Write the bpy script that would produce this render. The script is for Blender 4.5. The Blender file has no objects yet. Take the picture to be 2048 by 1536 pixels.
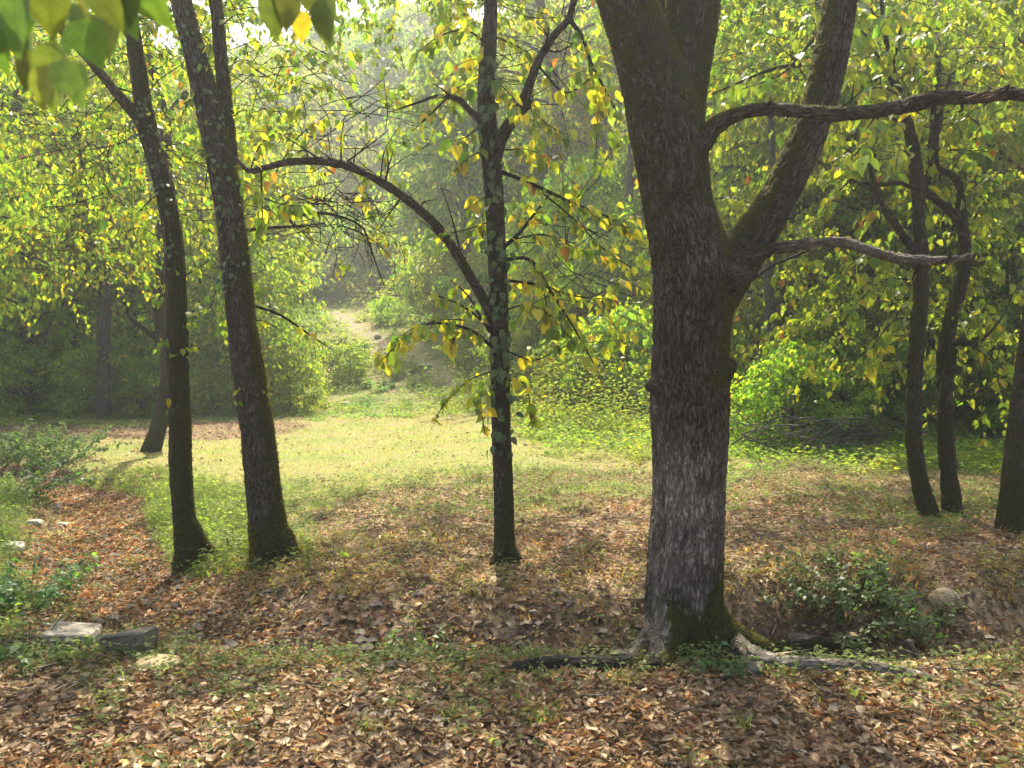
import bpy, math, random
import numpy as np
from mathutils import Vector, Matrix

SC = bpy.context.scene
COL = SC.collection

# ------------------------------------------------------------------ camera, sky, sun, exposure
FPX = 1700.0                      # focal length in pixels of the 2048 wide photograph
CAMZ = 1.6
PITCH = math.atan(68.0 / FPX)
cam_data = bpy.data.cameras.new("camera")
cam_data.sensor_width = 36.0
cam_data.lens = 36.0 * FPX / 2048.0
cam_data.clip_start = 0.05
cam_data.clip_end = 600.0
cam_data.dof.use_dof = True
cam_data.dof.focus_distance = 6.5
cam_data.dof.aperture_fstop = 5.0
cam = bpy.data.objects.new("camera", cam_data)
cam.location = (0, 0, CAMZ)
cam.rotation_euler = (math.pi / 2 - PITCH, 0, 0)
COL.objects.link(cam)
SC.camera = cam

SUN_EL, SUN_AZ = math.radians(57), math.radians(-4)       # azimuth from +Y, clockwise
world = bpy.data.worlds.new("World")
SC.world = world
world.use_nodes = True
wn = world.node_tree.nodes
wn.clear()
w_out = wn.new("ShaderNodeOutputWorld")
w_bg = wn.new("ShaderNodeBackground")
w_sky = wn.new("ShaderNodeTexSky")
w_sky.sky_type = 'NISHITA'
w_sky.sun_disc = False
w_sky.sun_elevation = SUN_EL
w_sky.sun_rotation = SUN_AZ
w_sky.air_density = 0.8
w_sky.dust_density = 4.5
w_sky.ozone_density = 0.4
w_bg.inputs[1].default_value = 0.15
world.node_tree.links.new(w_sky.outputs[0], w_bg.inputs[0])
world.node_tree.links.new(w_bg.outputs[0], w_out.inputs[0])

sun_data = bpy.data.lights.new("sun", 'SUN')
sun_data.energy = 5.0
sun_data.angle = math.radians(0.55)
sun_data.color = (1.0, 0.91, 0.72)
sun = bpy.data.objects.new("sun", sun_data)
sd = Vector((math.sin(SUN_AZ) * math.cos(SUN_EL), math.cos(SUN_AZ) * math.cos(SUN_EL), math.sin(SUN_EL)))
sun.rotation_euler = sd.to_track_quat('Z', 'Y').to_euler()
sun.location = (0, 0, 60)
COL.objects.link(sun)

SC.view_settings.view_transform = 'Standard'
SC.view_settings.look = 'None'
SC.view_settings.gamma = 1.0
SC.view_settings.use_curve_mapping = False
SC.view_settings.exposure = 1.6

cy = SC.cycles
SC.render.engine = 'CYCLES'
cy.max_bounces = 12
cy.diffuse_bounces = 5
cy.glossy_bounces = 2
cy.transmission_bounces = 9
cy.volume_bounces = 0
cy.transparent_max_bounces = 8
cy.sample_clamp_indirect = 6.0
cy.use_denoising = True
cy.volume_step_rate = 4.0
cy.volume_max_steps = 64

# ------------------------------------------------------------------ helpers: noise, pixels, meshes
rng = np.random.default_rng(7)
random.seed(7)


def _hash(ix, iy, iz):
    h = (ix.astype(np.int64) * 374761393 + iy.astype(np.int64) * 668265263 + iz.astype(np.int64) * 2147483647) & 0xffffffff
    h = ((h ^ (h >> 13)) * 1274126177) & 0xffffffff
    h = (h ^ (h >> 16)) & 0xffffffff
    return h.astype(np.float64) / 2147483648.0 - 1.0


def vnoise(p):
    p = np.asarray(p, float)
    i = np.floor(p).astype(np.int64)
    f = p - i
    u = f * f * (3 - 2 * f)
    r = 0
    for dx in (0, 1):
        for dy in (0, 1):
            for dz in (0, 1):
                w = (u[:, 0] if dx else 1 - u[:, 0]) * (u[:, 1] if dy else 1 - u[:, 1]) * (u[:, 2] if dz else 1 - u[:, 2])
                r = r + w * _hash(i[:, 0] + dx, i[:, 1] + dy, i[:, 2] + dz)
    return r


def fbm(p, oct=3):
    p = np.asarray(p, float)
    r, a = 0, 1.0
    for k in range(oct):
        r = r + a * vnoise(p * (2.03 ** k) + 17.3 * k)
        a *= 0.5
    return r


def n2(x, y, s, seed=0.0, oct=2):
    x = np.asarray(x, float).ravel()
    y = np.asarray(y, float).ravel()
    return fbm(np.stack([x * s + seed, y * s - seed, np.full_like(x, seed * 1.7)], 1), oct)


def sstep(a, b, x):
    t = np.clip((np.asarray(x, float) - a) / (b - a), 0, 1)
    return t * t * (3 - 2 * t)


def ray(px, py):
    u, v = (px - 1024.0) / FPX, (768.0 - py) / FPX
    return np.array([u, math.cos(PITCH) + v * math.sin(PITCH), -math.sin(PITCH) + v * math.cos(PITCH)])


def P(px, py, Y):
    d = ray(px, py)
    return np.array([0, 0, CAMZ]) + d * (Y / d[1])


def seg_dist(x, y, poly, vals=None):
    """distance to a polyline and the interpolated value on it"""
    best = np.full(x.shape, 1e9)
    bv = np.zeros(x.shape)
    for k in range(len(poly) - 1):
        ax, ay = poly[k]
        bx, by = poly[k + 1]
        dx, dy = bx - ax, by - ay
        t = np.clip(((x - ax) * dx + (y - ay) * dy) / (dx * dx + dy * dy), 0, 1)
        d = np.hypot(x - ax - t * dx, y - ay - t * dy)
        m = d < best
        best = np.where(m, d, best)
        if vals is not None:
            bv = np.where(m, vals[k] + t * (vals[k + 1] - vals[k]), bv)
    return best, bv


CREEK = [(-10, 13.5), (-6.6, 11.6), (-5.0, 10.2), (-4.0, 8.0), (-3.1, 6.4), (-2.15, 5.4), (-1.2, 4.95), (0, 4.85), (0.95, 4.95),
         (1.85, 5.05), (2.7, 5.1), (4.5, 5.3), (9, 5.8)]
CREEK_DEPTH = [.25, .3, .3, .2, .16, .16, .22, .3, .42, .62, .42, .22, .15]
CREEK_W = [.8, .7, .65, .75, .7, .6, .42, .36, .38, .46, .42, .4, .5]


def H(x, y):
    x = np.asarray(x, float)
    y = np.asarray(y, float)
    sh = np.broadcast(x, y).shape
    x = np.broadcast_to(x, sh).ravel()
    y = np.broadcast_to(y, sh).ravel()
    z = 0.012 * n2(x, y, 2.2, 1.0) + 0.03 * n2(x, y, 0.6, 2.0)
    z = z + 0.13 * sstep(4.9, 6.6, y) * sstep(-2.5, -0.5, x)
    y0 = np.interp(x, [-40, -12, -3, 3, 10, 40], [25, 23.5, 20, 17, 15.5, 15])
    sl = np.interp(x, [-40, -12, -3, 3, 10, 40], [.17, .2, .235, .225, .2, .2])
    t = np.maximum(y - y0, 0)
    t = np.where(t < 4, t * t / 8, t - 2)
    t = np.where(t > 22, t + (t - 22) * 1.2, t)
    t = np.where(t > 150, 150 + (t - 150) * 0.2, t)
    z = z + sl * t + 0.5 * n2(x, y, 0.07, 5.0) * sstep(18, 40, y)
    d, dep = seg_dist(x, y, CREEK, CREEK_DEPTH)
    _, wid = seg_dist(x, y, CREEK, CREEK_W)
    q = d / wid
    z = z - dep * np.exp(-np.minimum(q, 6) ** 2 * (0.55 + 0.45 * np.minimum(q, 1.5)))
    return z.reshape(sh)


def ground_at(px, py, tmax=120.0):
    d = ray(px, py)
    t = np.linspace(2.0, tmax, 6000)
    zz = CAMZ + d[2] * t / d[1]
    xx = d[0] * t / d[1]
    g = H(xx, t)
    k = np.argmax(zz <= g)
    if zz[k] > g[k]:
        k = len(t) - 1
    return np.array([xx[k], t[k], g[k]])


def px_of(x, y):
    return 1024 + FPX * x / np.maximum(y, 0.5)


PATH = [tuple(ground_at(*q)[:2]) for q in ((905, 768), (868, 742), (815, 715), (765, 690), (720, 662), (672, 632), (640, 608), (618, 580), (596, 555))]
PATH_W = [.25, .36, .45, .52, .55, .58, .56, .48, .4]


def link(o, parent=None):
    COL.objects.link(o)
    if parent is not None:
        o.parent = parent
    return o


def empty(name, loc, label=None, cat=None, group=None):
    o = bpy.data.objects.new(name, None)
    o.empty_display_size = 0.1
    o.location = tuple(float(v) for v in loc)
    if label:
        o["label"] = label
    if cat:
        o["category"] = cat
    if group:
        o["group"] = group
    return link(o)


def tag(o, label=None, cat=None, group=None, kind=None):
    if label:
        o["label"] = label
    if cat:
        o["category"] = cat
    if group:
        o["group"] = group
    if kind:
        o["kind"] = kind
    return o


def np_mesh(name, verts, faces_flat, sizes, mats, smooth=True, tint=None, attrs=None):
    me = bpy.data.meshes.new(name)
    verts = np.asarray(verts, np.float32)
    sizes = np.asarray(sizes, np.int32)
    faces_flat = np.asarray(faces_flat, np.int32)
    me.vertices.add(len(verts))
    me.vertices.foreach_set("co", verts.ravel())
    me.loops.add(len(faces_flat))
    me.loops.foreach_set("vertex_index", faces_flat)
    me.polygons.add(len(sizes))
    starts = np.concatenate([[0], np.cumsum(sizes)[:-1]]).astype(np.int32)
    me.polygons.foreach_set("loop_start", starts)
    me.polygons.foreach_set("use_smooth", np.full(len(sizes), smooth, bool))
    if tint is not None:
        a = me.attributes.new("tint", 'FLOAT_COLOR', 'POINT')
        c = np.ones((len(verts), 4), np.float32)
        c[:, :3] = tint
        a.data.foreach_set("color", c.ravel())
    for k, v in (attrs or {}).items():
        if v.shape[1] == 4:
            a = me.attributes.new(k, 'FLOAT_COLOR', 'POINT')
            a.data.foreach_set("color", v.astype(np.float32).ravel())
        else:
            a = me.attributes.new(k, 'FLOAT_VECTOR', 'POINT')
            a.data.foreach_set("vector", v.astype(np.float32).ravel())
    for m in (mats if isinstance(mats, (list, tuple)) else [mats]):
        me.materials.append(m)
    me.update(calc_edges=True)
    return me


def obj(name, me, parent=None, loc=None):
    o = bpy.data.objects.new(name, me)
    if loc is not None:
        o.location = tuple(float(v) for v in loc)
    return link(o, parent)


def unit(v):
    v = np.asarray(v, float)
    return v / np.maximum(np.linalg.norm(v, axis=-1, keepdims=True), 1e-9)


# ------------------------------------------------------------------ materials
def new_mat(name):
    m = bpy.data.materials.new(name)
    m.use_nodes = True
    nt = m.node_tree
    nt.nodes.clear()
    out = nt.nodes.new("ShaderNodeOutputMaterial")
    return m, nt, out


class NT:
    """small shorthand for building node trees"""

    def __init__(s, nt):
        s.nt = nt

    def n(s, t, **kw):
        nd = s.nt.nodes.new("ShaderNode" + t)
        for k, v in kw.items():
            setattr(nd, k, v)
        return nd

    def l(s, a, b):
        s.nt.links.new(a, b)

    def val(s, sock, v):
        if hasattr(v, "links") or isinstance(v, bpy.types.NodeSocket):
            s.l(v, sock)
        else:
            sock.default_value = v

    def attr(s, name, out="Color"):
        return s.n("Attribute", attribute_name=name).outputs[out]

    def noise(s, vec, scale, detail=3, rough=0.55, out="Fac"):
        t = s.n("TexNoise")
        t.inputs["Scale"].default_value = scale
        t.inputs["Detail"].default_value = detail
        t.inputs["Roughness"].default_value = rough
        if vec is not None:
            s.l(vec, t.inputs["Vector"])
        return t.outputs[out]

    def ramp(s, fac, stops):
        r = s.n("ValToRGB")
        e = r.color_ramp.elements
        while len(e) < len(stops):
            e.new(0.5)
        for el, (p, c) in zip(e, stops):
            el.position = p
            el.color = (c, c, c, 1) if isinstance(c, (int, float)) else (*c, 1)
        s.l(fac, r.inputs[0])
        return r.outputs[0]

    def mix(s, fac, a, b, mode='MIX'):
        m = s.n("Mix", data_type='RGBA', blend_type=mode)
        s.val(m.inputs[0], fac)
        s.val(m.inputs[6], a if not isinstance(a, tuple) else (*a, 1))
        s.val(m.inputs[7], b if not isinstance(b, tuple) else (*b, 1))
        return m.outputs[2]

    def math(s, op, a, b=0.0):
        m = s.n("Math", operation=op)
        s.val(m.inputs[0], a)
        s.val(m.inputs[1], b)
        return m.outputs[0]

    def bump(s, h, strength, dist):
        b = s.n("Bump")
        b.inputs["Strength"].default_value = strength
        b.inputs["Distance"].default_value = dist
        s.l(h, b.inputs["Height"])
        return b.outputs[0]

    def bsdf(s, col, rough=0.6, spec=0.3, normal=None):
        b = s.n("BsdfPrincipled")
        s.val(b.inputs["Base Color"], col if not isinstance(col, tuple) else (*col, 1))
        s.val(b.inputs["Roughness"], rough)
        s.val(b.inputs["Specular IOR Level"], spec)
        if normal is not None:
            s.l(normal, b.inputs["Normal"])
        return b.outputs[0]


def leaf_material(name, trans=0.55, gain=(1.85, 2.0, .8), rough=0.42, spec=0.35, vary=0.25):
    m, nt, out = new_mat(name)
    g = NT(nt)
    c = g.attr("tint")
    info = g.n("ObjectInfo")
    hsv = g.n("HueSaturation")
    g.l(c, hsv.inputs["Color"])
    g.l(g.math('ADD', g.math('MULTIPLY', info.outputs["Random"], vary * 0.16), 0.5 - vary * 0.08), hsv.inputs["Hue"])
    g.l(g.math('ADD', g.math('MULTIPLY', info.outputs["Random"], vary), 1 - vary / 2), hsv.inputs["Value"])
    # veins / blotches on the blade
    geo = g.n("NewGeometry")
    blotch = g.noise(geo.outputs["Position"], 38, 2)
    col = g.mix(g.ramp(blotch, [(0.42, 0.0), (0.75, 0.35)]), hsv.outputs[0], (0.16, 0.13, 0.03))
    pr = g.bsdf(col, rough, spec)
    tr = g.n("BsdfTranslucent")
    tc = g.mix(1.0, hsv.outputs[0], gain, 'MULTIPLY')
    g.l(tc, tr.inputs[0])
    mx = g.n("MixShader")
    mx.inputs[0].default_value = trans
    g.l(pr, mx.inputs[1])
    g.l(tr.outputs[0], mx.inputs[2])
    g.l(mx.outputs[0], out.inputs[0])
    return m


M_LEAF = leaf_material("green_leaf")
M_LENS = leaf_material("near_leaf", trans=0.5, gain=(1.15, 1.02, .7), vary=0.5)
_nt = M_LENS.node_tree
_g = NT(_nt)
_xyz = _g.n("SeparateXYZ")
_g.l(_g.n("TexCoord").outputs["Object"], _xyz.inputs[0])
_ay = _g.math('ABSOLUTE', _xyz.outputs[1])
_fr = _g.math('FRACT', _g.math('MULTIPLY', _g.math('SUBTRACT', _xyz.outputs[0], _g.math('MULTIPLY', _ay, .75)), 9.0))
_vein = _g.math('MINIMUM', _g.ramp(_g.math('ABSOLUTE', _g.math('SUBTRACT', _fr, .5)), [(0.02, 0.0), (0.10, 1.0)]), _g.ramp(_ay, [(0.006, 0.0), (0.02, 1.0)]))
for _n in list(_nt.nodes):
    if _n.type == 'BSDF_TRANSLUCENT':
        _src = _n.inputs[0].links[0].from_socket
        _blot = _g.ramp(_g.noise(_g.n("TexCoord").outputs["Object"], 5, 4), [(.35, .55), (.65, 1.0)])
        _g.l(_g.mix(1.0, _src, _g.mix(1.0, _g.mix(_vein, (.62, .66, .5), (1.0, 1.0, 1.0)), _blot, 'MULTIPLY'), 'MULTIPLY'), _n.inputs[0])
M_FAR = leaf_material("far_leaf", trans=0.6, gain=(2.25, 2.4, .8), vary=0.35, spec=0.2)
M_IVY = leaf_material("ivy_leaf", trans=0.2, gain=(1.4, 1.5, .8), rough=0.45, spec=0.22)
M_GRASS = leaf_material("grass_blade", trans=0.55, gain=(1.75, 1.9, .9), rough=0.6, spec=0.12, vary=0.0)
M_LITTER = leaf_material("dry_leaf", trans=0.22, gain=(1.5, 1.1, 0.7), rough=0.55, spec=0.25, vary=0.0)
M_MOSS = leaf_material("moss_tuft", trans=0.5, gain=(2.4, 2.0, 0.8), rough=0.8, spec=0.05, vary=0.0)


def bark_material(name, dark, light, furrow=48.0, lichen=0.32):
    m, nt, out = new_mat(name)
    g = NT(nt)
    v = g.attr("bark", "Vector")
    mask = g.n("SeparateColor")
    g.l(g.attr("mask"), mask.inputs[0])
    fur = g.noise(v, furrow, 5, 0.62)
    fine = g.noise(v, furrow * 3.1, 3, 0.6)
    geo = g.n("NewGeometry")
    big = g.noise(geo.outputs["Position"], 5.0, 4, 0.6)
    lic = g.noise(geo.outputs["Position"], 55.0, 3, 0.65)
    lic2 = g.noise(geo.outputs["Position"], 9.0, 3)
    at = g.n("Attribute", attribute_name="mask")
    ridge = g.math('ADD', g.math('MULTIPLY', at.outputs["Alpha"], 0.65), g.math('MULTIPLY', fur, 0.45))
    cn = g.noise(v, furrow * 0.9, 4, 0.55)
    crack = g.ramp(g.math('ABSOLUTE', g.math('SUBTRACT', cn, 0.5)), [(0.005, 0.0), (0.075, 1.0)])
    cn2 = g.noise(v, furrow * 1.9, 3, 0.5)
    crack2 = g.ramp(g.math('ABSOLUTE', g.math('SUBTRACT', cn2, 0.5)), [(0.0, 0.25), (0.06, 1.0)])
    plates = g.math('MULTIPLY', g.math('MULTIPLY', crack, crack2), g.ramp(ridge, [(0.2, 0.25), (0.7, 1.0)]))
    col = g.mix(plates, dark, light)
    col = g.mix(g.ramp(big, [(0.4, 0.0), (0.7, 0.6)]), col, (dark[0] * 1.5, dark[1] * 1.25, dark[2] * 0.9))
    lf = g.math('MULTIPLY', g.ramp(lic, [(0.56, 0.0), (0.64, 1.0)]), g.math('MULTIPLY', g.ramp(lic2, [(0.42, 0.0), (0.62, 1.0)]), lichen))
    col = g.mix(lf, col, (0.20, 0.195, 0.155))
    # stripped, weathered pale wood
    streak = g.noise(v, furrow * .28, 4, 0.65)
    palef = g.math('MULTIPLY', mask.outputs[1], g.ramp(g.math('ADD', streak, g.math('MULTIPLY', g.math('SUBTRACT', big, .5), .6)), [(0.38, 0.25), (0.54, 1.0)]))
    col = g.mix(palef, col, g.mix(g.math('MULTIPLY', g.math('ADD', g.math('MULTIPLY', plates, .75), .25), g.ramp(fine, [(.3, .6), (.6, 1.0)])), (0.07, 0.055, 0.042), (0.44, 0.385, 0.31)))
    # moss
    mn = g.noise(geo.outputs["Position"], 14.0, 5, 0.65)
    mf = g.ramp(g.math('ADD', mask.outputs[0], g.math('MULTIPLY', g.math('SUBTRACT', mn, 0.5), 1.3)), [(0.42, 0.0), (0.62, 1.0)])
    mosscol = g.mix(g.noise(geo.outputs["Position"], 130.0, 2), (0.018, 0.019, 0.003), (0.062, 0.062, 0.009))
    col = g.mix(mf, col, mosscol)
    # near black: dark roots and stalks, painted dark of the trunk hollow
    col = g.mix(mask.outputs[2], col, (0.012, 0.010, 0.009))
    h = g.math('ADD', g.math('MULTIPLY', plates, 1.0), g.math('MULTIPLY', fine, 0.35))
    nrm = g.bump(h, 1.0, 0.014)
    g.l(g.bsdf(col, 0.85, 0.2, nrm), out.inputs[0])
    return m


M_BARK = bark_material("bark", (0.016, 0.0125, 0.008), (0.125, 0.104, 0.076))
M_BARK_THIN = bark_material("thin_bark", (0.010, 0.008, 0.005), (0.062, 0.050, 0.036), furrow=90.0, lichen=0.35)
M_BARK_PALE = bark_material("weathered_wood", (0.10, 0.085, 0.065), (0.36, 0.31, 0.25), furrow=60.0, lichen=0.6)
M_WOOD = bark_material("torn_wood", (0.05, 0.028, 0.015), (0.20, 0.12, 0.07), furrow=80.0, lichen=0.0)
M_BARK_FAR = bark_material("far_bark", (0.03, 0.027, 0.022), (0.10, 0.092, 0.08), furrow=30.0, lichen=0.3)


def rock_material(name, a, b):
    m, nt, out = new_mat(name)
    g = NT(nt)
    tc = g.n("TexCoord").outputs["Object"]
    n1 = g.noise(tc, 7, 5, 0.6)
    n3 = g.noise(tc, 40, 3, 0.6)
    col = g.mix(g.ramp(n1, [(0.35, 0.0), (0.68, 1.0)]), a, b)
    col = g.mix(g.ramp(n3, [(0.55, 0.0), (0.72, 0.6)]), col, (0.05, 0.05, 0.03))
    col = g.mix(g.ramp(g.noise(tc, 4.0, 4, 0.7), [(0.58, 0.0), (0.66, 0.6)]), col, (0.07, 0.085, 0.025))
    g.l(g.bsdf(col, 0.85, 0.25, g.bump(g.math('ADD', n1, g.math('MULTIPLY', n3, 0.5)), 0.8, 0.03)), out.inputs[0])
    return m


M_ROCK = rock_material("grey_stone", (0.14, 0.12, 0.09), (0.33, 0.30, 0.24))
M_ROCK_TAN = rock_material("tan_stone", (0.20, 0.15, 0.08), (0.40, 0.31, 0.17))
M_ROCK_DARK = rock_material("dark_stone", (0.06, 0.052, 0.038), (0.18, 0.155, 0.11))
M_PEBBLE = rock_material("pebble_stone", (0.10, 0.082, 0.06), (0.25, 0.21, 0.16))
M_ROCK_WHITE = rock_material("pale_stone", (0.26, 0.24, 0.20), (0.46, 0.43, 0.37))


def ground_material():
    m, nt, out = new_mat("forest_floor")
    g = NT(nt)
    geo = g.n("NewGeometry")
    pos = geo.outputs["Position"]
    mk = g.n("SeparateColor")
    g.l(g.attr("mask"), mk.inputs[0])
    n_big = g.noise(pos, 0.9, 5, 0.6)
    n_mid = g.noise(pos, 6.0, 4, 0.6)
    n_fine = g.noise(pos, 60.0, 3, 0.65)
    soil = g.mix(n_mid, (0.022, 0.015, 0.009), (0.07, 0.048, 0.028))
    # leaf mosaic
    vo = g.n("TexVoronoi")
    vo.inputs["Scale"].default_value = 26.0
    wv = g.n("VectorMath", operation='ADD')
    g.l(pos, wv.inputs[0])
    nz = g.n("TexNoise")
    nz.inputs["Scale"].default_value = 18.0
    g.l(pos, nz.inputs["Vector"])
    sc2 = g.n("VectorMath", operation='SCALE')
    g.l(nz.outputs["Color"], sc2.inputs[0])
    sc2.inputs["Scale"].default_value = 0.07
    g.l(sc2.outputs[0], wv.inputs[1])
    g.l(wv.outputs[0], vo.inputs["Vector"])
    sp = g.n("SeparateColor")
    g.l(vo.outputs["Color"], sp.inputs[0])
    mosaic = g.ramp(sp.outputs[0], [(0.0, (0.05, 0.034, 0.022)), (0.3, (0.12, 0.078, 0.045)), (0.6, (0.22, 0.155, 0.09)), (0.85, (0.32, 0.24, 0.15)), (1.0, (0.19, 0.10, 0.045))])
    col = g.mix(g.math('MULTIPLY', mk.outputs[2], g.ramp(g.noise(pos, 11.0, 3), [(0.3, 0.25), (0.55, 1.0)])), soil, mosaic)
    # short turf, green and straw coloured patches
    turf = g.mix(g.ramp(n_big, [(0.36, 0.0), (0.62, 1.0)]), (0.30, 0.24, 0.12), (0.19, 0.215, 0.07))
    turf = g.mix(n_fine, g.mix(0.5, turf, (0.07, 0.07, 0.02)), turf)
    tf = g.ramp(g.math('ADD', mk.outputs[0], g.math('MULTIPLY', g.math('SUBTRACT', n_mid, 0.5), 0.9)), [(0.35, 0.0), (0.6, 1.0)])
    col = g.mix(tf, col, turf)
    # bare trodden path
    pathc = g.mix(n_fine, (0.15, 0.13, 0.075), (0.29, 0.255, 0.165))
    pf = g.ramp(g.math('ADD', mk.outputs[1], g.math('ADD', g.math('MULTIPLY', g.math('SUBTRACT', n_mid, 0.5), 0.8), g.math('MULTIPLY', g.math('SUBTRACT', n_big, 0.5), 1.1))), [(0.56, 0.0), (0.8, 1.0)])
    col = g.mix(pf, col, pathc)
    h = g.math('ADD', n_mid, g.math('MULTIPLY', n_fine, 0.5))
    g.l(g.bsdf(col, 0.95, 0.1, g.bump(h, 0.7, 0.05)), out.inputs[0])
    return m


M_GROUND = ground_material()

# ------------------------------------------------------------------ ground masks and sheet
EDGE_PX = [-600, 0, 300, 560, 900, 1000, 1080, 1300, 1500, 2048, 2600]
EDGE_Y = [18, 18.6, 19.6, 20.3, 20.5, 17.5, 13.9, 12.2, 11.5, 10.8, 10]


def y_edge(x, y):
    return np.interp(px_of(x, y), EDGE_PX, EDGE_Y) + 1.0 * n2(x, y, 0.55, 9.0, 3)


def litter_mask(x, y):
    x = np.asarray(x, float).ravel()
    y = np.asarray(y, float).ravel()
    px = px_of(x, y)
    far = np.interp(px, [0, 300, 560, 900, 1200, 1500, 2048], [9.5, 9.0, 8.6, 9.3, 10.0, 10.6, 10.6])
    m = 1 - sstep(-1.3, 1.5, y - far + 0.9 * n2(x, y, 0.8, 3.0))
    d, _ = seg_dist(x, y, CREEK)
    m = np.maximum(m, (1 - sstep(0.45, 1.0, d)) * 0.95)
    # leafy strip along the back left of the clearing
    m = np.maximum(m, 0.95 * sstep(14.5, 15.6, y) * (1 - sstep(18.5, 19.3, y)) * (1 - sstep(-4.8, -3.6, x)))
    m = np.maximum(m, 0.9 * np.exp(-((x + 4.6) / 1.1) ** 2 - ((y - 19.3) / .7) ** 2))
    # grassy banks of the dry creek keep fewer leaves
    xc = np.interp(y, [4.9, 5.4, 6.4, 8, 10.2, 11.6], [-1.2, -2.15, -3.1, -4, -5, -6.6])
    g = sstep(.6, 1.0, xc - x) * sstep(4.9, 5.6, y) * (1 - sstep(11.6, 12.6, y))
    g = np.maximum(g, sstep(.5, .8, x - xc) * (1 - sstep(1.5, 2.2, x - xc)) * sstep(6.2, 7.4, y) * (1 - sstep(12, 13.5, y)))
    m = m * np.clip(1 - 1.0 * g, 0.05, 1)
    m = np.maximum(m, (1 - sstep(0.4, .75, d)) * (x < -.5))
    m = m * (1 - .92 * np.exp(-((x - 1.9) / .5) ** 2 - ((y - 5.32) / .34) ** 2))
    m = m * (1 - .45 * sstep(0.05, .6, n2(x, y, 1.1, 41.)) * sstep(5.5, 7.5, y))
    m = np.maximum(m, .42 * sstep(.25, .8, n2(x, y, .9, 51.)))
    return np.clip(m, 0.09, 1)


def grass_mask(x, y):
    x = np.asarray(x, float).ravel()
    y = np.asarray(y, float).ravel()
    return np.clip(1.05 - litter_mask(x, y), 0, 1) * (1 - np.exp(-((x - 1.9) / .6) ** 2 - ((y - 5.32) / .45) ** 2))


ys = np.concatenate([np.linspace(-40, 2.6, 22), np.arange(2.7, 12, 0.085), np.arange(12, 26, 0.2), np.arange(26, 60, 0.8), np.linspace(60, 170, 45)])
xs_half = np.concatenate([np.arange(0, 5, 0.085), np.arange(5, 14, 0.25), np.arange(14, 40, 0.9), np.linspace(40, 150, 40)])
xs = np.concatenate([-xs_half[:0:-1], xs_half])
X, Y = np.meshgrid(xs, ys)
Z = H(X, Y)
nx, ny = len(xs), len(ys)
V = np.stack([X.ravel(), Y.ravel(), Z.ravel()], 1)
idx = np.arange(nx * ny).reshape(ny, nx)
F = np.stack([idx[:-1, :-1], idx[:-1, 1:], idx[1:, 1:], idx[1:, :-1]], -1).reshape(-1, 4)
dpath, wpath = seg_dist(V[:, 0], V[:, 1], PATH, PATH_W)
mask = np.zeros((len(V), 4))
mask[:, 0] = grass_mask(V[:, 0], V[:, 1])
mask[:, 1] = 1 - sstep(0.55, 1.15, dpath / wpath)
mask[:, 2] = litter_mask(V[:, 0], V[:, 1])
mask[:, 3] = 1
ground = obj("ground", np_mesh("ground", V, F.ravel(), np.full(len(F), 4), M_GROUND, attrs={"mask": mask}))
tag(ground, "forest floor of soil, short grass and dry leaves rising to a wooded slope", kind="structure")

# ------------------------------------------------------------------ leaf geometry
#   a template: (t along, s across, h above) per vertex, faces
def _leaf_template(ts, ws, width, fold=0.25, droop=0.18):
    v, left, right, mid = [], [], [], []
    for t, w in zip(ts, ws):
        mid.append(len(v))
        v.append((t, 0.0, -droop * t * t))
        if w > 0:
            left.append(len(v))
            v.append((t, w * width, w * width * fold - droop * t * t))
            right.append(len(v))
            v.append((t, -w * width, w * width * fold - droop * t * t))
        else:
            left.append(mid[-1])
            right.append(mid[-1])
    f = []
    for k in range(len(ts) - 1):
        for side in (left, right):
            q = [mid[k], mid[k + 1], side[k + 1], side[k]]
            if side is right:
                q = q[::-1]
            r = []
            for a in q:
                if a not in r:
                    r.append(a)
            f.append(r)
    return np.array(v), f


T_NEAR = _leaf_template([0, .07, .22, .42, .62, .8, .92, 1.0], [0, .55, .95, 1.0, .78, .42, .15, 0], 0.33)
T_MID = _leaf_template([0, .3, .65, 1.0], [0, 1.0, .7, 0], 0.31)
T_FAR = (np.array([(0, 0, 0), (.45, .30, .10), (1, 0, -.12), (.45, -.30, .10)]), [[0, 3, 2, 1]])
T_BLADE = (np.array([(0, .012, 0), (0, -.012, 0), (.45, -.011, -.04), (.45, .011, -.04), (.8, -.008, -.2), (.8, .008, -.2), (1.0, 0, -.42)]), [[0, 1, 2, 3], [3, 2, 4, 5], [5, 4, 6]])
T_TUFT = (np.array([(0, .017, 0), (0, -.017, 0), (.55, -.014, -.08), (.55, .014, -.08), (1.0, 0, -.38)]), [[0, 1, 2, 3], [3, 2, 4]])
T_SMALL = (np.array([(0, 0, 0), (.45, .31, .08), (1, 0, -.12), (.45, -.31, .08), (.45, 0, -.02)]), [[0, 4, 1], [4, 2, 1], [0, 3, 4], [4, 3, 2]])
T_BLADE1 = (np.array([(0, .04, 0), (0, -.04, 0), (1.0, 0, -.15)]), [[0, 1, 2]])


def leaves_arrays(pos, axis, nrm, size, template):
    tv, tf = template
    a = unit(axis)
    n = nrm - a * np.sum(nrm * a, -1, keepdims=True)
    n = unit(n)
    s = np.cross(n, a)
    S = size[:, None, None]
    V = pos[:, None, :] + S * (tv[None, :, 0:1] * a[:, None, :] + tv[None, :, 1:2] * s[:, None, :] + tv[None, :, 2:3] * n[:, None, :])
    nv = len(tv)
    N = len(pos)
    off = (np.arange(N) * nv)[:, None]
    flat = np.concatenate([np.array(f) for f in tf])
    F = (off + flat[None, :]).ravel()
    sizes = np.tile(np.array([len(f) for f in tf]), N)
    return V.reshape(-1, 3), F, sizes, nv


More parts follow.
